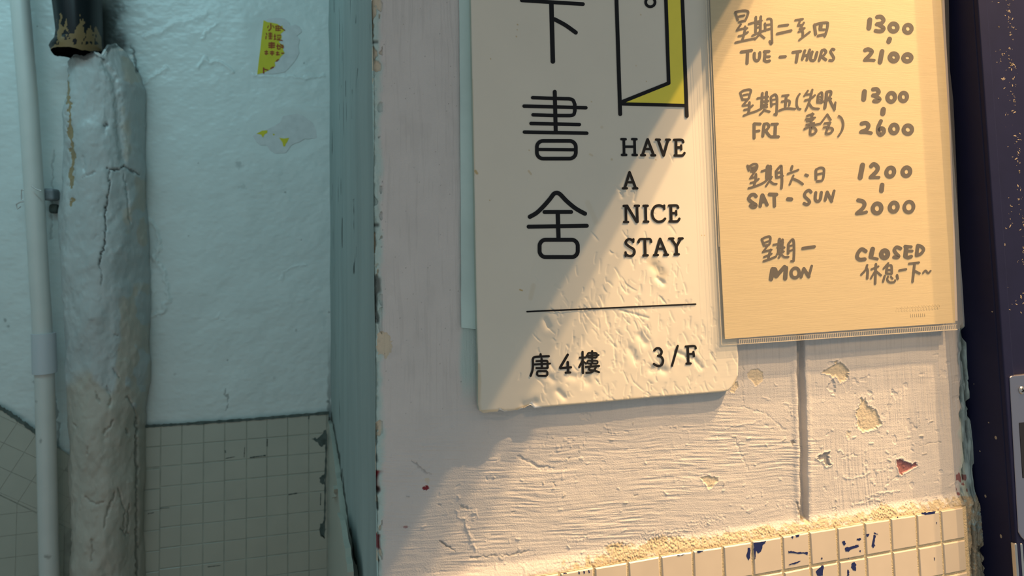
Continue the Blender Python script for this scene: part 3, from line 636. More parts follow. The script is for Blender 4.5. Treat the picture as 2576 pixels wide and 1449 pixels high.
for k, ln in enumerate(([(220, 1128), (217, 1143)], [(183, 1068), (190, 1075)], [(230, 1360), (233, 1385), (228, 1412)], [(320, 1080), (323, 1092)], [(270, 975), (280, 1000), (276, 1020)], [(285, 1060), (270, 1080), (262, 1090)], [(240, 985), (250, 1010)], [(300, 1230), (315, 1290), (312, 1340)], [(325, 1270), (320, 1340), (322, 1340)], [(215, 1250), (240, 1270), (262, 1262)], [(290, 1240), (270, 1290), (262, 1330)], [(305, 1330), (318, 1345)], [(290, 842), (296, 846)], [(320, 1000), (345, 1040)], [(285, 930), (300, 950)])):
    cline(ln, 2.3, -.003, .26 if k != 4 else .1)
cline([(167, 1300), (170, 1360), (166, 1400)], 7, -.006, .6); cline([(150, 1100), (153, 1300)], 6, -.003, .5); cline([(343, 1050), (345, 1250), (346, 1449)], 4, -.003, .5); cline([(337, 118), (343, 150), (345, 180)], 6, -.004, .8)
cdirt = np.maximum(cdirt, .75 * sstep(8, 2, CYp - topy - 3) * (fbm(CXp / 12, CYp / 12, 2, 133) > -.2))
cbei = np.clip(sstep(720, 1120, CYp + 160 * fbm(CXp / 70, CYp / 120, 3, 135)) * .8 + .55 * sstep(270, 320, CXp) * sstep(.0, .5, fbm(CXp / 40, CYp / 60, 3, 137) + .35), 0, 1)
ca, sa = np.cos(aa), np.sin(aa); X = X + dn * ca; Yc = Yc - dn * sa
Pc = np.stack([X, np.minimum(Yc, YB - .002), Z], -1)
capc = Pc[0].mean(0); Pc = np.concatenate([(Pc[:1] * .35 + np.array([capc[0], YB - .05, capc[2] - .004]) * .65), Pc]) ; pad = lambda a_, v_=.5: np.concatenate([np.full((1, na), v_), a_])
cs = gridob('plaster_casing', Pc, {'beige': pad(cbei), 'rust': pad(crust, 0), 'dirt_shade': pad(cdirt, .7)}, [m_case]); adopt(soil, cs)
# black length
na = 120; yy = np.arange(-140, 138, 2.0); ang = np.linspace(0, 2 * math.pi, na)
bl = np.interp(yy, [-140, 0, 60, 86, 104, 116, 124, 134], [131, 133, 141, 144, 141, 131, 127, 132]); br = np.interp(yy, [-140, 0, 90, 122, 134], [252, 254, 257, 258, 254])
PL, PR = pts(bl, yy, YB - .075), pts(br, yy, YB - .075); cen = (PL + PR) / 2; rad = np.linalg.norm(PR - PL, axis=1) / 2
aa = ang[None] * np.ones(len(yy))[:, None]
X = cen[:, 0][:, None] + rad[:, None] * np.cos(aa); Yc = YB - .075 - .058 * np.sin(aa); Z = cen[:, 2][:, None] + .004 * fbm(ang * 3, ang * 0, 3, 141)[None] * sstep(100, 130, yy)[:, None]
CXp, CYp = topx(np.stack([X, Yc, Z], -1)); S7 = lambda x, y: (60 + x / 5.574, y / 5.574)
fl = [S7(*p) for p in ((470, 520), (450, 300), (470, 215), (520, 185), (545, 240), (510, 330), (560, 380), (590, 250), (610, 300), (600, 380), (640, 470), (700, 470), (740, 380), (790, 320), (765, 165), (810, 240), (870, 330), (890, 420), (905, 330), (930, 240), (940, 330), (950, 420), (990, 420), (1000, 350), (1040, 430), (1085, 520), (1100, 690), (1090, 720), (380, 760), (365, 690), (460, 600))]
brn = inpoly(CXp, CYp, fl) & (np.sin(aa) > -.1); hole = (fbm(CXp / 9, CYp / 22, 3, 143) > .25) & (CYp < 112)
brn = np.where(brn & ~hole, .95, 0.0); brn = np.where(CYp > 128, 0, brn)
bk = gridob('black_pipe_end', np.stack([X, Yc, Z], -1), {'brown': brn}, [m_tar]); adopt(soil, bk)

# slim waste pipe
rw = pt(113, 1000, YB - .05)
pvc = empty('waste_pipe', (rw[0], YB - .05, 1.2), 'slim pale plastic pipe with a grey coupling, left of the plaster-cased pipe', 'pipe')
def tube(name, line, rad_px, y, m, parent, dirt_shade=None, ov=None, nseg=40):
    line = np.array(line, float); t = np.linspace(0, 1, 90); s = np.linspace(0, 1, len(line)); py_ = np.interp(t, s, line[:, 1]); px_ = np.interp(py_, line[:, 1], line[:, 0])
    C_ = pts(px_, py_, y); r_ = np.linalg.norm(pts(px_ + rad_px, py_, y) - C_, axis=1); r_ = np.full_like(r_, r_.mean())
    a_ = np.linspace(0, 2 * math.pi, nseg); 
    Pt = np.stack([C_[:, 0][:, None] + r_[:, None] * np.cos(a_), C_[:, 1][:, None] - r_[:, None] * np.sin(a_), C_[:, 2][:, None] * np.ones(nseg)], -1)
    Pt = np.concatenate([C_[:1][:, None] * np.ones((1, nseg, 1)), Pt, C_[-1:][:, None] * np.ones((1, nseg, 1))])
    o = gridob(name, Pt, {'dirt_shade': (np.zeros(Pt.shape[:2]) if dirt_shade is None else dirt_shade(Pt))}, [m])
    e = o.modifiers.new('split', 'EDGE_SPLIT'); adopt(parent, o); return o
axis = [(44, -150), (50, 0), (71, 250), (87, 500), (100, 724), (104, 780), (112, 940), (118, 1180), (124, 1449), (126, 1560)]
dfn = lambda Pt: .45 * sstep(.25, .6, fbm(Pt[..., 0] * 40, Pt[..., 2] * 30, 2, 151)) * sstep(1.5, 1.2, Pt[..., 2])
tube('pipe_run', axis, 24.8, YB - .055, m_pvc, pvc, dfn)
tube('coupling', [(109.5, 838), (112.5, 938)], 30.5, YB - .055, m_pvc2, pvc)
cl = pt(118, 488, YB - .045); cl0 = pt(100, 488, YB - .02)
k1 = box('pipe_clip', cl[0] - .010, cl[0] + .012, YB - .045, YB - .004, cl[2] - .013, cl[2] + .012, m_clip, None, .005); adopt(pvc, k1)
k2 = box('clip_foot', cl[0] - .004, cl[0] + .012, YB - .024, YB - .002, cl[2] - .040, cl[2] - .020, m_mould, None, .006); adopt(pvc, k2)
def wire(name, line, y, r, m, parent):
    cu = bpy.data.curves.new(name, 'CURVE'); cu.dimensions = '3D'; cu.bevel_depth = r; sp = cu.splines.new('POLY'); L_ = [pt(a, b, y) for a, b in line]; sp.points.add(len(L_) - 1)
    for q, p in zip(sp.points, L_): q.co = (*p, 1)
    o = bpy.data.objects.new(name, cu); sc.collection.objects.link(o); me = bpy.data.meshes.new_from_object(o); bpy.data.objects.remove(o); return link(name, me, [m])
for ln in ([(62, 478), (54, 478), (54, 502), (63, 503)], [(64, 506), (52, 508), (41, 514), (44, 526), (52, 520)], [(80, 468), (92, 476), (104, 480)]):
    w = wire('tie_wire', ln, YB - .085 if ln[0][0] > 70 else YB - .03, .0012, m_screw, None); adopt(pvc, w)

# torn stickers
st = empty('torn_sticker', tuple(pt(700, 120, YB - .006)), 'half-torn yellow sticker with red printing, upper of two on the stairwell wall', 'sticker')
s8 = lambda x, y: (620 + x / 8, 30 + y / 8)
wpoly = [s8(*p) for p in ((345, 165), (480, 130), (600, 115), (760, 130), (860, 210), (880, 280), (980, 250), (1060, 290), (1110, 400), (1010, 480), (1075, 560), (1040, 690), (1060, 820), (1010, 930), (930, 1040), (860, 1120), (780, 1210), (520, 1250), (215, 1255), (240, 1040), (280, 720), (310, 440))]
ypoly = [s8(*p) for p in ((345, 165), (420, 205), (510, 215), (620, 240), (690, 290), (720, 270), (735, 330), (780, 365), (690, 440), (712, 500), (690, 580), (650, 600), (700, 650), (745, 655), (735, 760), (770, 830), (700, 890), (650, 970), (570, 1010), (580, 1090), (520, 1140), (440, 1180), (330, 1230), (215, 1255), (240, 1040), (280, 720), (310, 440))]
slab('torn_backing', rough_poly(wpoly, .5, 3, 1), YB - .0050, YB - .0038, [m_stw], st); slab('yellow_face', ypoly, YB - .0054, YB - .0051, [m_sty], st)
strokes('red_print', '28 490,240 490,330 450,375;20 440,280 425,320;20 530,275 555,320;22 585,290 640,280 690,300;22 590,330 690,330;22 600,370 680,370;20 640,290 640,380;22 700,320 770,370;20 600,300 590,375;22 400,430 410,460;22 395,490 390,540;24 450,430 510,430;24 450,465 515,465;24 450,500 515,500;26 480,420 480,540;24 455,540 510,540;20 570,450 570,550;20 555,490 590,485;20 555,555 595,545;22 620,470 690,470;20 630,500 640,550;20 680,500 665,550;22 620,560 720,575;30 455,630 560,630;30 450,670 565,670;30 455,710 560,710;34 505,620 505,720;26 630,650 625,740;26 610,690 665,680;30 690,660 740,690;26 670,700 740,720;24 680,740 640,750;26 370,800 425,800;26 375,840 430,840;22 400,780 395,860;26 480,805 550,805;26 480,840 550,840;24 515,790 515,870;22 600,820 650,820;22 625,800 620,870;22 600,860 660,860;26 710,830 745,830;26 600,990 640,960;30 345,1130 345,1225;26 350,1150 430,1170;26 490,1135 540,1110', 620, 30, 8, YB - .0057, m_str, st)
s9 = lambda x, y: (600 + x / 3.623, 20 + y / 3.623)
st2 = empty('sticker_remnant', tuple(pt(715, 338, YB - .006)), 'scrap of a peeled-off sticker with two yellow flecks, below the half-torn one', 'sticker')
slab('torn_backing', rough_poly([s9(*p) for p in ((130, 1165), (200, 1125), (260, 1105), (330, 1075), (380, 1040), (405, 985), (470, 972), (540, 965), (640, 965), (675, 1010), (690, 1070), (710, 1120), (715, 1185), (640, 1195), (600, 1190), (560, 1220), (510, 1235), (470, 1265), (430, 1320), (350, 1330), (290, 1300), (250, 1250), (200, 1250), (160, 1220))], .5, 3, 2), YB - .0050, YB - .0038, [m_stw], st2)
for p in (((165, 1145), (215, 1118), (265, 1115), (262, 1140), (240, 1150), (222, 1182), (205, 1155)), ((370, 1183), (415, 1190), (462, 1183), (445, 1220), (430, 1240), (425, 1262), (408, 1262), (400, 1225)), ((310, 1148), (325, 1146), (332, 1158), (318, 1162))):
    slab('yellow_fleck', [s9(*q) for q in p], YB - .0054, YB - .0051, [m_sty], st2)

# ------------------------------------------------------------------ sign board
YS = -.0075                       # front face of the sign
sb = empty('sign_board', tuple(pt(1530, 1000, YS)), 'dented cream shop sign board with black characters and a drawn open door', 'sign')
s6 = lambda x, y: (1180 + x / 2.337, 440 + y / 2.337)
outline = [(1177, -430), (1185, 0), (1188, 160), (1195, 520), (1200, 800), (1203, 900), (1203, 1018), (1206, 1033), (1216, 1040), (1235, 1038), (1252, 1037), (1256, 1031), (1270, 1036), (1302, 1032), (1320, 1026), (1336, 1018), (1345, 1028), (1365, 1025), (1500, 1014), (1640, 1001), (1740, 993), (1815, 987), (1832, 984), (1848, 970), (1858, 945), (1859, 900), (1855, 860), (1834, 400), (1810, -430)]
O3 = [pt(x, y, YS) for x, y in outline]
ox = np.array([p[0] for p in O3]); oz = np.array([p[2] for p in O3])
gx = np.linspace(ox.min(), ox.max(), 460); gz = np.linspace(float(pt(1500, -40, YS)[2]), oz.min(), 720)
GX, GZ = np.meshgrid(gx, gz); PX, PY = topx(np.stack([GX, np.full_like(GX, YS), GZ], -1))
ins = inpoly(PX, PY, outline); dE = dseg(PX, PY, outline)
hd = np.zeros_like(GX); stn = np.zeros_like(GX); wht = np.zeros_like(GX)
hd += mm * .12 * fbm(GX * 22, GZ * 22, 2, 201)
wob = sstep(620, 820, PY) * sstep(1280, 1560, PX)
hd -= mm * .09 * fbm(GX * 60, GZ * 50, 2, 205) * wob + mm * .05 * sstep(0, .7, fbm(GX * 130, GZ * 110, 2, 203)) * wob
def slit(x, y, an, L_, hw, dep):
    dx, dy = math.cos(an) * L_ / 2, math.sin(an) * L_ / 2
    i, a, b = local(PX, PY, hd, [(x - dx, y - dy), (x + dx, y + dy)], hw * 9)
    t = ((a - x) * dx + (b - y) * dy) / (L_ * L_ / 4); p = (-(a - x) * dy + (b - y) * dx) / (L_ / 2) + hw * 1.4 * (1 - t * t) * rd.choice((-1, 1))
    prof = np.where(p > 0, np.exp(-(p / hw) ** 2), np.exp(-(p / (3.6 * hw)) ** 2)) * np.sqrt(np.clip(1 - t * t, 0, 1)); hd[i] -= mm * dep * prof
def dent(ln, hw, dep, st_=0):
    i, a, b = local(PX, PY, hd, ln, hw * 5); d = dseg(a, b, ln); hd[i] -= mm * (dep * np.exp(-(d / hw) ** 2) - .08 * dep * np.exp(-((d - 2.6 * hw) / hw) ** 2))
    if st_: stn[i] = np.maximum(stn[i], st_ * sstep(hw * 1.2, hw * .4, d))
rd = random.Random(11)
for k in range(430):
    while True:
        x = rd.uniform(1240, 1850); y = rd.uniform(380, 1020)
        w_ = .03 + .97 * min(1, max(0, (y - 560) / 230)) * min(1, max(0, (x - 1330) / 160))
        w_ *= .25 + .75 * min(1, max(0, (1830 - x) / 60))
        if x > 1730 and y < 800: w_ *= .25
        if rd.random() < w_: break
    L_ = rd.uniform(8, 30); an = math.radians(rd.gauss(82, 17) if rd.random() < .62 else rd.gauss(128, 22) - 60)
    an = math.radians(rd.gauss(95, 10)) if rd.random() < .55 else math.radians(rd.gauss(60, 16))
    slit(x, y, an + (math.pi if rd.random() < .3 else 0), L_ * 1.3, rd.uniform(.8, 1.6), rd.uniform(.07, .25))
for ln, hw, dp in (([(1372, 805), (1380, 822)], 7, .8), ([(1290, 872), (1283, 890)], 4, .25), ([(1645, 670), (1662, 690)], 10, .7), ([(1655, 700), (1668, 712)], 6, .9), ([(1610, 845), (1622, 862)], 9, .8), ([(1640, 930), (1655, 925), (1672, 933)], 9, .8),
        ([(1432, 945), (1445, 948)], 9, .6), ([(1470, 945), (1478, 962)], 10, .6), ([(1320, 1020), (1345, 1012)], 10, .9), ([(1385, 950), (1392, 956)], 8, .6), ([(1405, 985), (1420, 1000)], 7, .8), ([(1548, 470), (1562, 480), (1565, 495)], 4, .4), ([(1600, 480), (1595, 505)], 3, .4), ([(1700, 885), (1735, 900)], 5, .6), ([(1745, 900), (1765, 925)], 5, .6), ([(1585, 880), (1600, 905)], 9, .6), ([(1560, 780), (1630, 800)], 3, .3)):
    dent(ln, hw, dp)
for ln, hw, s in (([(1187, 200), (1192, 440)], 3.5, .35), ([(1196, 430), (1200, 436)], 4, .9), ([(1330, 430), (1336, 438)], 3, .5), ([(1342, 718), (1335, 750)], 7, .18), ([(1203, 918), (1206, 960), (1203, 1010)], 6, .4), ([(1300, 1030), (1340, 1018)], 5, .5), ([(1212, 1034), (1250, 1032)], 3, .5), ([(1845, 970), (1856, 950)], 4, .5), ([(1478, 510), (1500, 560)], 8, .12), ([(1640, 655), (1668, 690)], 16, .22), ([(1308, 729), (1314, 731)], 2.2, 1), ([(1484, 388), (1490, 391)], 3, .35)):
    dent(ln, hw, .1, s)
for x, y, r, s in ((1234, 148, 1.6, 1), (1302, 62, 2, .8), (1301, 75, 1.5, .8), (1299, 92, 2, .8), (1539, 401, 3, .5), (1232, 504, 1.6, 1), (1331, 378, 1.6, .9), (1612, 37, 2, .6), (1600, 165, 2, .4), (1650, 225, 1.8, .8), (1488, 256, 1.6, .7), (1514, 320, 4, .25), (1626, 205, 1.5, .8), (1650, 402, 1.5, .9), (1765, 592, 1.5, .9), (1772, 592, 1.5, .9)):
    i, a, b = local(PX, PY, hd, [(x, y)], 8); d = np.hypot(a - x, b - y); stn[i] = np.maximum(stn[i], s * sstep(r * 1.4, r * .5, d))
stn = np.maximum(stn, .28 * sstep(9, 2, dE + 4 * fbm(GX * 150, GZ * 150, 2, 207)) * sstep(940, 1010, PY))
i = inpoly(PX, PY, [(1254, 1036), (1257, 1026), (1268, 1034), (1302, 1032), (1312, 1026), (1322, 1030), (1338, 1010), (1350, 1020), (1365, 1024), (1365, 1040), (1254, 1044)]); wht = np.where(i & (dE < 8), .9, wht)
hd -= mm * .9 * np.where(ins, 1 - np.sqrt(np.clip(1 - (1 - np.clip(dE / 5, 0, 1)) ** 2, 0, 1)), 0)
# pull the outside vertices onto the rim so that the outline stays smooth
cc = ins.copy(); keep = cc[:-1, :-1] | cc[1:, :-1] | cc[:-1, 1:] | cc[1:, 1:]
out = ~ins & (dE < 8)
oi = np.nonzero(out)
if len(oi[0]):
    ax, bx_ = PX[oi], PY[oi]; best = np.full(ax.shape, 1e9); nxp = ax.copy(); nyp = bx_.copy()
    for (x1, y1), (x2, y2) in zip(outline, outline[1:] + outline[:1]):
        dx, dy = x2 - x1, y2 - y1; t = np.clip(((ax - x1) * dx + (bx_ - y1) * dy) / (dx * dx + dy * dy + 1e-9), 0, 1); qx, qy = x1 + t * dx, y1 + t * dy; d = np.hypot(ax - qx, bx_ - qy); m_ = d < best
        best[m_] = d[m_]; nxp[m_] = qx[m_]; nyp[m_] = qy[m_]
    NP = pts(nxp, nyp, YS); GX[oi] = NP[:, 0]; GZ[oi] = NP[:, 2]; hd[oi] = -mm * .9
P = np.stack([GX, YS - hd, GZ], -1)
board = gridob('face_panel', P, {'stain': stn, 'white': wht}, [m_board], mask=keep); adopt(sb, board)
# core of the board: rim, plain upper continuation and back
n = len(O3); V = [(p[0], YS + .0009, p[2]) for p in O3] + [(p[0], -.0022, p[2]) for p in O3]
zt_ = float(gz[0]) - .0002
up_ = [(ox[0], YS, oz[0]), (ox[-1], YS, oz[-1]), (np.interp(zt_, [oz[-2], oz[-1]], [ox[-2], ox[-1]]), YS, zt_), (np.interp(zt_, [oz[1], oz[0]], [ox[1], ox[0]]), YS, zt_)]
F = [(i, n + i, n + (i + 1) % n, (i + 1) % n) for i in range(n)] + [tuple(range(n, 2 * n)), tuple(range(2 * n, 2 * n + 4))]
core = meshob('board_core', V + up_, F, [m_edge, m_board], midx=[0] * (n + 1) + [1]); adopt(sb, core)
YI = YS - .0003
strokes('large_character', '28 385,2 620,17 830,30;L 33 600,18 611,448;30 622,140 700,182 778,237', 1180, 0, 2.898, YI, m_ink, sb)
strokes('large_character', 'L 80 1005,88 1025,900;70 560,205 1000,220 1290,228;70 1290,228 1370,255 1408,340;L 74 1408,340 1410,470;70 1410,470 1385,545 1310,566;L 70 1310,566 1010,564 568,550;L 70 388,375 1632,408;L 70 527,725 1500,746;L 70 394,898 1650,921;R 74 645,1076 1430,1432 125;L 62 660,1248 1420,1255', 1270, 220, 8, YI, m_ink, sb)
strokes('large_character', '86 345,683 480,605 610,482 740,335 825,225 890,200;86 890,200 955,232 1080,362 1230,490 1350,567 1452,620;L 78 638,588 1175,586;L 85 905,600 921,1120;L 80 320,882 1490,864;R 80 540,1145 1308,1495 125', 1290, 460, 8, YI, m_ink, sb)
strokes('slogan_lettering', 'L 52 268,240 350,242;L 52 485,240 568,242;L 54 315,242 320,555;L 54 530,242 536,555;L 52 318,392 530,392;L 52 280,558 362,558;L 52 494,558 575,560;L 54 795,245 693,555;L 54 795,245 915,558;L 48 740,440 860,440;L 50 665,563 740,563;L 50 872,565 945,566;L 50 964,250 1038,252;L 50 1166,252 1238,252;L 54 1005,252 1113,568;L 54 1205,252 1117,568;50 1328,255 1480,256 1512,300;L 54 1365,258 1370,565;L 50 1370,408 1470,408;L 46 1468,367 1473,447;50 1337,568 1490,568 1535,520;L 54 430,907 335,1225;L 54 430,907 555,1228;L 48 380,1108 490,1108;L 50 298,1230 375,1230;L 50 508,1230 585,1230', 1530, 320, 8, YI, m_ink, sb)
strokes('slogan_lettering', 'L 50 312,225 385,222;L 52 355,228 361,545;L 54 380,224 575,546;L 50 538,222 618,222;L 52 580,224 590,545;L 50 320,548 400,548;L 50 712,223 795,222;L 54 752,222 762,540;L 50 720,541 806,540;L 46 1128,215 1130,285;52 1110,240 1020,213 930,250 888,365 910,470 970,530 1035,542 1100,524 1145,482;50 1225,219 1375,216 1408,260;L 54 1262,220 1270,530;L 48 1270,370 1365,368;L 46 1367,327 1372,405;50 1235,535 1390,532 1433,482;L 46 508,895 506,950;52 495,920 425,893 365,925 362,985 430,1045 505,1090 530,1145 510,1205 445,1233 385,1218 355,1190;L 48 350,1160 352,1230;50 610,955 640,896 740,892 840,892 865,947;L 54 738,892 748,1215;L 50 712,1221 795,1218;L 54 1045,886 955,1205;L 54 1045,886 1175,1200;L 48 1000,1085 1110,1085;L 50 922,1214 1000,1212;L 50 1130,1209 1202,1207;L 50 1230,882 1310,880;L 50 1423,880 1498,878;L 54 1270,885 1375,1040;L 54 1462,882 1375,1040;L 54 1375,1040 1381,1195;L 50 1338,1200 1420,1198', 1530, 490, 8, YI, m_ink, sb)
strokes('divider_line', 'L 4 1326,784 1750,765', 0, 0, 1, YI, m_ink, sb)
strokes('floor_lettering', 'L 46 560,410 562,455;46 725,450 560,456 435,468 404,510;46 404,510 406,640 395,740 360,842;42 475,548 670,541 700,565;L 42 700,560 700,665;42 700,660 685,688 475,688;L 42 430,615 748,598;L 45 580,500 586,690;R 44 490,750 696,842 35;L 52 1105,420 957,672;L 48 957,690 1170,672;L 52 1105,570 1116,775;L 46 1065,782 1155,776;L 46 1405,362 1412,788;L 42 1350,478 1470,472;L 44 1390,565 1340,665;L 38 1435,565 1475,598;L 42 1598,345 1600,580;R 38 1508,382 1692,476 30;L 36 1485,437 1728,424;R 36 1502,540 1708,598 25;L 44 1470,664 1738,645;44 1578,620 1535,712 1590,735;44 1580,730 1650,740 1735,770;44 1678,655 1640,730 1570,775 1482,785', 1290, 840, 8, YI, m_ink, sb)
strokes('floor_lettering', '48 1170,330 1220,288 1280,298 1318,360 1292,425 1245,440;48 1250,442 1312,465 1345,540 1318,620 1240,648 1160,605;L 45 1640,240 1525,640;46 1800,255 1970,245 2002,292;L 50 1840,255 1856,592;L 46 1850,408 1960,400;L 46 1955,362 1965,450;L 46 1815,599 1900,595', 1500, 840, 8, YI, m_ink, sb)
em = strokes('door_emblem', 'L 28 1065,-300 1102,832;L 27 1543,-300 1588,846;L 24 1108,757 1575,769;L 26 1425,-300 1456,606;L 26 1456,606 1112,744;O 20 1322,15 34,34 0', 1180, 0, 2.898, YI - .0001, m_ink, sb)
yl = [(1180 + x / 2.898, y / 2.898) for x, y in ((1428, -300), (1545, -300), (1577, 762), (1120, 750), (1456, 612))]
yo = meshob('yellow_panel', [tuple(pt(x, y, YI)) for x, y in yl], [tuple(range(5))], [m_yel]); yo.parent = em

# strip of tape behind the left edge of the sign
tp = slab('tape_strip', rough_poly([(1152, -200), (1156, 40), (1158, 300), (1160, 600), (1161, 824), (1196, 828), (1215, 828), (1200, -200)], .25, 6, 3), -.0021, -.0006, [m_tape])
tag(tp, 'narrow pale teal tape strip sticking out behind the sign board\'s left edge', 'tape')

# ------------------------------------------------------------------ opening-hours card in its plastic sleeve
YC = -.0103
cardp = [(1778, -420), (1787, 0), (1800, 330), (1812, 620), (1824, 853), (2100, 833), (2403, 812), (2397, 560), (2388, 330), (2372, 60), (2371, 0), (2350, -420)]
card = empty('hours_card', tuple(pt(2100, 830, YC)), 'cream card handwritten with opening days and hours, inside the plastic sleeve', 'card')
cb = slab('card_sheet', cardp, YC, YC + .0006, [m_card], card)
YW = YC - .00025
hw_ = lambda d, x, y, k=1.0: strokes('handwriting', d, x, y, 8, YW, m_pen, card, k)
hw_('50 240,165 265,240 290,320;50 240,165 330,140 430,132 495,150 490,220 440,335;44 310,250 420,228;46 315,362 440,332;46 350,410 275,520;44 275,528 370,500 480,485;52 438,455 430,560 380,735;46 310,645 400,622 492,565;48 245,775 400,740 640,690;'
    '46 515,400 620,370 770,335;52 655,260 650,560;52 755,250 745,540;40 660,405 750,388;40 660,475 750,455;46 585,635 700,580 800,540 960,490;46 745,590 640,705;46 725,600 825,680;48 838,390 850,530;44 885,300 930,292 968,315 975,400 980,600 985,780;48 985,780 960,800 935,745;40 850,420 955,405;'
    '52 1120,440 1300,418;56 1085,597 1365,533;44 1450,322 1600,302;46 1560,305 1505,430;44 1505,430 1600,415;46 1620,375 1570,470 1565,540;44 1540,490 1635,485;44 1515,555 1600,525;46 1570,500 1600,560 1600,640;46 1530,720 1740,560;60 1835,415 1860,605;52 1835,415 1960,382 2085,372 2103,405 2085,520 2045,645;76 1965,425 1955,500;46 1960,510 2040,512;52 1905,635 2060,605', 1820, 10, .9)
hw_('58 362,965 568,932;60 490,950 478,1190;56 625,990 625,1090 660,1138 710,1120 732,1050 735,975;54 825,955 920,952;56 845,965 825,1130;48 840,1060 930,1055;54 825,1130 870,1155 930,1142;56 1142,1065 1248,1055;54 1400,970 1555,948;56 1500,960 1468,1165;52 1640,935 1590,1110;52 1738,922 1682,1122;46 1625,1040 1705,1022;54 1790,962 1757,1100 1790,1132 1845,1110 1885,970;52 1985,930 1930,1135;50 1985,930 2040,920 2065,965 2020,1030 1970,1060;52 1975,1055 2065,1118;50 2230,915 2190,905 2162,960 2200,1030 2225,1085 2200,1130 2140,1130', 1820, 10)
hw_('95 708,315 690,480;76 855,258 935,255 985,320 945,380 850,405;74 890,412 985,480 960,535 890,548 825,535;O 82 1185,470 80,78 20;O 76 1475,495 76,80 15;95 1105,705 1090,752;78 615,925 680,908 750,955 700,1035 620,1115;56 600,1128 690,1125 795,1130;90 955,950 915,1165;O 88 1190,1070 76,74 15;O 82 1465,1080 80,70 -5', 2100, 10)
hw_('50 260,345 305,485;50 260,345 330,300 440,280 475,305 450,390 420,470 310,480;42 325,392 415,375;48 420,470 310,600;42 320,605 420,590;54 445,540 440,680 420,765;46 340,690 420,668 510,600;46 330,805 440,760 560,722 690,660;46 605,460 700,440 820,425;56 705,355 690,640;60 790,335 780,620;50 690,525 820,510;46 690,590 800,585;44 690,640 800,630;46 750,690 660,780;46 735,690 850,725;46 878,440 890,615;50 880,425 960,380 1000,440 1000,620 990,780;44 990,790 945,775;34 890,490 990,470;34 890,580 990,560;'
    '46 1108,405 1230,392;54 1190,400 1170,620;46 1100,520 1210,500 1258,520 1245,600;46 1045,702 1180,660 1365,668;46 1455,370 1410,450 1400,590 1430,660 1470,672;44 1620,305 1550,405;40 1570,385 1680,370;48 1710,285 1660,500 1580,695;46 1565,498 1680,460 1762,395;46 1650,560 1720,650 1840,665;44 1830,385 1815,530;44 1830,385 1895,335 1915,400 1905,530;44 1815,535 1905,540;36 1830,430 1900,422;36 1830,485 1905,478;50 1995,325 2085,315 2085,390;62 2000,330 1990,480 1965,650;44 1945,515 2090,465;50 2055,420 2080,520 2160,680;44 2160,690 2175,540;44 1605,810 1680,780 1735,775;44 1580,880 1765,845;44 1610,912 1720,890;54 1712,765 1680,1000;44 1590,990 1745,955;44 1550,1072 1690,1010 1860,965;48 1680,1040 1670,1165 1700,1185 1770,1150 1790,1100 1755,1050 1700,1050;44 1880,960 2012,780;46 2012,780 2080,890;44 1955,962 2075,945;54 2065,950 2025,1050;44 1940,1042 2040,1030;48 2020,1060 1990,1160 2060,1160 2120,1110 2110,1060 2050,1045;46 2245,812 2300,860 2335,970 2310,1100 2240,1212', 1830, 190, .9)
hw_('58 540,970 540,1255;54 540,968 662,972;48 540,1125 640,1110;58 742,975 715,1215;52 742,975 810,968 838,1025 790,1090 740,1112;54 765,1105 850,1212;60 970,980 960,1220;52 895,976 1010,972;54 880,1230 1030,1230', 1830, 190)
hw_('95 600,320 585,475;78 775,275 850,272 888,335 830,388 775,397;76 815,410 905,470 865,512 795,512;O 80 1140,435 76,88 8;O 76 1385,427 72,84 8;100 980,680 970,760;78 545,965 630,950 682,1005 640,1085 540,1128;64 525,1135 640,1138 735,1155;78 930,915 878,1035 878,1130 920,1188 985,1145 985,1080 940,1058 900,1090;O 78 1195,1070 74,86 8;O 78 1475,1085 84,84 8', 2100, 190)
hw_('54 407,295 435,385;48 430,315 520,262 590,268 600,325 560,400 480,408;38 475,335 590,312;34 480,372 570,355;46 560,400 465,540;44 460,545 560,520;54 575,465 575,560 540,690;46 470,640 560,612 630,560;48 430,745 540,715 700,650 800,580;48 692,405 790,375 880,360;78 815,305 800,520;62 868,305 862,560;46 790,550 895,520;46 880,550 780,700;46 850,590 920,650 990,660;54 985,395 990,520;54 985,395 1080,295 1092,400 1102,600 1090,745;44 1000,432 1090,420;50 995,530 1115,500;54 1305,305 1287,375;44 1218,455 1428,377;46 1330,492 1258,668;50 1340,560 1430,600 1518,662;60 1578,475 1615,490;54 1785,372 1785,560;48 1785,370 1870,332 1940,352 1945,440 1915,580 1805,605;40 1800,468 1930,440', 1830, 380, .9)
hw_('68 578,908 535,872 470,890 432,960 490,1025 572,1080 555,1122 500,1125 468,1095;66 700,885 662,1105;66 712,885 800,1080;62 690,1010 775,1015;70 850,868 990,872;62 945,900 950,1105;74 1220,965 1288,968;58 1685,822 1640,785 1568,835 1562,910 1640,990 1652,1040 1600,1075 1545,1050;58 1780,835 1770,960 1812,1010 1870,970 1892,830;58 1970,985 2010,825;62 2010,825 2100,1005;52 2100,1005 2150,800', 1830, 380)
hw_('98 562,280 515,530;82 735,300 790,260 862,315 850,395 730,520;58 715,530 890,528;O 80 1120,420 76,92 22;O 80 1445,412 76,86 22;90 955,680 943,795;76 475,985 570,1012 602,1075 560,1155 450,1250;60 445,1255 560,1245 640,1225;O 80 855,1150 86,98 12;O 78 1190,1125 78,92 18;O 68 1495,1122 92,108 12', 2100, 380)
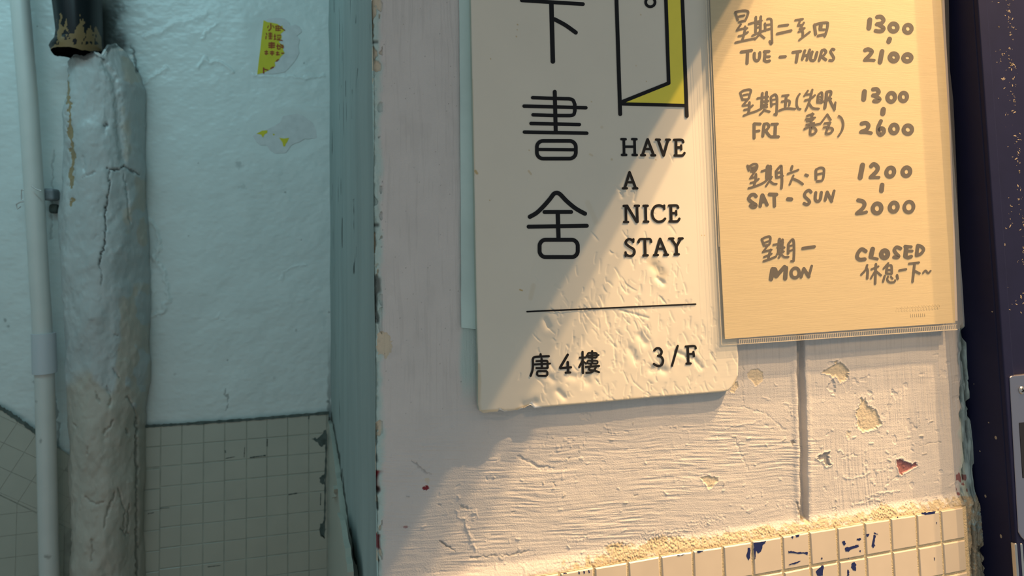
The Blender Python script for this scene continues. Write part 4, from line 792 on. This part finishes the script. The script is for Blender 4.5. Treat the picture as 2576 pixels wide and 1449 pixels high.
hw_('50 692,332 735,450;48 692,332 770,292 850,278 868,335 840,440 740,460;40 745,402 840,368;44 800,480 715,590;44 720,585 890,545;54 870,545 830,700;44 740,690 890,625;48 730,775 860,732 980,680;46 930,445 1010,430 1120,405;62 1050,330 1030,590;60 1110,345 1100,560;50 1010,492 1145,500;46 1000,632 1135,580;50 1090,610 1040,700;42 1090,640 1150,690 1230,690;54 1232,425 1225,618;50 1232,420 1310,335 1340,400 1345,600 1335,760;46 1335,772 1285,772;38 1240,470 1330,450;40 1250,570 1340,535;66 1520,515 1752,482', 1830, 560, .9)
hw_('86 912,935 880,1132;110 950,950 985,1060;78 985,1075 1150,890;84 1182,910 1165,1120;O 62 1365,1010 82,98 10;58 1485,1095 1540,925;66 1540,925 1640,1085;50 1640,1085 1698,872', 1830, 560)
hw_('74 625,492 545,452 475,520 452,610 505,662 605,655;92 765,450 730,600;52 715,618 860,650;O 90 1005,552 66,72 10;68 1325,438 1250,412 1202,465 1235,535 1288,592 1255,618 1195,612;56 1415,392 1540,405;86 1445,420 1425,590;52 1440,490 1560,490;70 1430,605 1480,620 1540,600;68 1672,385 1650,575;62 1672,375 1750,402 1790,462 1740,540 1655,578', 2100, 570)
hw_('48 655,772 620,870 535,965;54 650,840 665,900 655,1040;44 740,858 880,800;54 830,755 815,1145;44 810,900 730,1038;46 845,905 932,978;46 1078,735 985,842;52 1055,800 1040,930;48 1055,795 1140,782 1152,940;44 1055,870 1140,870;44 1040,942 1150,948;48 1008,990 975,1105;44 1072,1005 1060,1070 1112,1120 1200,1112 1215,1080;40 1130,1005 1165,1045;54 1255,978 1270,1045;48 1302,880 1438,857;48 1498,745 1695,722;54 1610,745 1570,1105;48 1622,895 1710,940;42 1780,930 1830,882 1880,932 1930,890', 2100, 570, .9)
# raised blind-stamp on the card's lower right corner
blind = []
for k, x in enumerate(range(2256, 2362, 7)):
    y = 778 - (x - 2256) * .07; blind.append('L 2.6 %g,%g %g,%g' % (x, y - 5, x - 1, y + 6)); blind.append('2 %g,%g %g,%g %g,%g' % (x, y - 5, x + 4, y, x - 1, y + 6))
for x in range(2292, 2330, 5): blind.append('L 1.8 %g,%g %g,%g' % (x, 790 - (x - 2292) * .05, x, 796 - (x - 2292) * .05))
st_ = strokes('embossed_stamp', ';'.join(blind), 0, 0, 1, YC - .00006, m_card, card); so_ = st_.modifiers.new('solid', 'SOLIDIFY'); so_.thickness = .0001; so_.offset = -1
bs_ = slab('backing_sheet', [(2360, -420), (2376, 0), (2378, 60), (2392, 330), (2401, 560), (2409, 807), (2380, 806), (2340, -420)], YC + .0012, YC + .0017, [m_sheet])
tag(bs_, 'thin pale sheet showing as a sliver behind the hours card\'s right edge', 'paper')
slv = empty('plastic_sleeve', tuple(pt(2110, 850, YC)), 'clear plastic document sleeve around the handwritten hours card, ribbed bottom seam', 'sleeve')
sl = [(1762, -420), (1776, 0), (1790, 330), (1803, 620), (1816, 868), (1960, 859), (2120, 848), (2408, 829), (2424, 822), (2418, 740), (2413, 600), (2404, 380), (2398, 250), (2389, 170), (2387, 0), (2366, -420)]
def film(name, poly, y, m, parent, seed):
    r = np.random.default_rng(seed); A = [pt(x, yy_, y) for x, yy_ in poly]; n = len(A)
    o = meshob(name, [tuple(a) for a in A], [tuple(range(n))], [m]); adopt(parent, o); return o
film('front_film', sl, YC - .0014, m_film, slv, 1); film('back_film', sl, YC + .0021, m_film, slv, 2)
strokes('sleeve_rim', 'L 2.4 1776,-100 1776,0 1790,330 1803,620 1816,868 1960,859 2120,848 2408,829;L 1.6 1782,-100 1782,0 1796,330 1809,620', 0, 0, 1, YC - .0018, m_seam, slv)
sm = []
nr = 118
for k in range(nr):
    t = k / (nr - 1); x = 1860 + t * 544; y = 860 - t * 37.5
    sm.append('L 1.5 %g,%g %g,%g' % (x, y - 5.5, x + .8, y + 4)); sm.append('L 1.3 %g,%g %g,%g' % (x, y - 5.5, x + 3.2, y - 5.4))
strokes('welded_seam', ';'.join(sm) + ';L 1.6 1858,866 2406,828', 0, 0, 1, YC - .0020, m_seam, slv)

# ------------------------------------------------------------------ metal gate and its frame at the right
XG = XR - .0005; YG = -.028
gate = box('door_1', XG, XG + .5, YG, .05, 0, 2.3, m_frame, None, .0012); tag(gate, kind='structure')
yl_ = YG - .0001
# raised stop on the frame's front edge
xe = float(pt(2507, 460, YG)[0])
stp = box('frame_lip', XG + .0005, xe, YG - .0035, YG + .001, 0, 2.3, m_frame, gate, .0012)
V, F = [], []
r_ = np.random.default_rng(5)
def speck(x, y, a, b, th, yv):
    c = pt(x, y, yv); k0 = len(V); k = 7; ph = r_.random() * 6
    for i in range(k):
        t = ph + 2 * math.pi * i / k; q = r_.uniform(.6, 1.3); u_, v_ = a * q * math.cos(t), b * q * math.sin(t); p = pt(x + u_ * math.cos(th) - v_ * math.sin(th), y + u_ * math.sin(th) + v_ * math.cos(th), yv); V.append(tuple(p))
    F.append(tuple(range(k0, k0 + k)))
sx = lambda y: 2484 + .0675 * y
for k in range(330):
    y = r_.uniform(-20, 820); e_ = r_.random(); base = sx(y) + 50 - .0 * y
    x = base + r_.normal(0, 5) if e_ < .6 else sx(y) + r_.uniform(2, 62)
    if fbm(np.array([x / 40.]), np.array([y / 40.]), 2, 5)[0] < -.1 and e_ > .3: continue
    s = abs(r_.normal(0, 1.3)) + .4; speck(x, y, s * 1.5, s * .45, r_.uniform(0, 3.1), yl_)
for x, y, a in ((2547, 161, 4.5), (2523, 135, 4), (2524, 198, 5), (2513, 68, 3.5), (2552, 255, 3), (2568, 747, 4), (2544, 520, 3.5), (2562, 500, 4), (2506, 342, 1.6), (2505, 353, 1.5), (2540, 877, 1.5)): 
    for j in range(4): speck(x + r_.normal(0, a * .5), y + r_.normal(0, a * .5), a * .6, a * .25, r_.uniform(0, 3), yl_)
meshob('paint_specks', V, F, [m_dust], gate)
V, F = [], []
def side_speck(px, py, a, b):
    d = MB @ np.array([(px - PPX) / FOC, (py - PPY) / FOC, 1.0]); t = (XG - .0002 - CAM[0]) / d[0]; c = CAM + d * t; k0 = len(V); k = 8
    for i in range(k): th = 2 * math.pi * i / k; V.append((XG - .0002, c[1] + a * math.cos(th), c[2] + b * math.sin(th)))
    F.append(tuple(range(k0, k0 + k)))
for x, y, a, b in ((2496, 784, .0007, .0006), (2450, 966, .0004, .0004), (2505, 1101, .0011, .0014), (2465, 1135, .0007, .0006), (2479, 1248, .0009, .0012), (2518, 1349, .001, .0015), (2487, 1063, .0006, .0006)): side_speck(x, y, a, b)
meshob('side_specks', V, F, [m_dust], gate)
# lock plate
lp_ = slab('lock_plate', [(2541, 950), (2546, 946), (2640, 936), (2668, 1362), (2590, 1372), (2570, 1352), (2563, 1340)], YG - .0045, YG - .0005, [m_steel], gate)
lp_['label'] = 'brushed steel lock plate'
bv = lp_.modifiers.new('bevel', 'BEVEL'); bv.width = .0006; bv.segments = 2
meshob('keeper_opening', [tuple(pt(x, y, YG - .0047)) for x, y in ((2564, 1064), (2640, 1056), (2660, 1205), (2573, 1203))], [(0, 1, 2, 3)], [m_void]).parent = lp_
scw = pt(2571, 982, YG - .0046); V = [(scw[0], scw[1] - .0012, scw[2])]; F = []
for ring, (r0, dy) in enumerate(((.0012, .0012), (.0027, .0008), (.0031, 0))):
    for i in range(28): a = 2 * math.pi * i / 28; V.append((scw[0] + r0 * math.cos(a), scw[1] - dy, scw[2] + r0 * math.sin(a)))
for i in range(28):
    j = (i + 1) % 28; F.append((0, 1 + i, 1 + j)); F += [(1 + 28 * r + i, 29 + 28 * r + i, 29 + 28 * r + j, 1 + 28 * r + j) for r in (0, 1)]
so = meshob('screw', V, F, [m_screw], lp_, True)
V, F = [], []
for a in (.5, .5 + math.pi / 2):
    c, s = math.cos(a), math.sin(a); k0 = len(V)
    for p, q in ((-.0019, -.00035), (.0019, -.00035), (.0019, .00035), (-.0019, .00035)): V.append((scw[0] + p * c - q * s, scw[1] - .0014, scw[2] + p * s + q * c))
    F.append((k0, k0 + 1, k0 + 2, k0 + 3))
meshob('screw_slot', V, F, [m_void], lp_)
for px in (2552, 2566): box('lower_rod', *(lambda c: (c[0] - .0012, c[0] + .0012, YG - .004, YG, c[2] - .2, c[2]))(pt(px - 8, 1362, YG)), m_screw, gate, .0008)

# board added above the picture: it cuts the bulbs' light along a slanting line
tag(box('shade_board', CW[0] - .012, CW[0], -1.5, 0, CW[2], CW[2] + .9, m_frame), kind='structure')
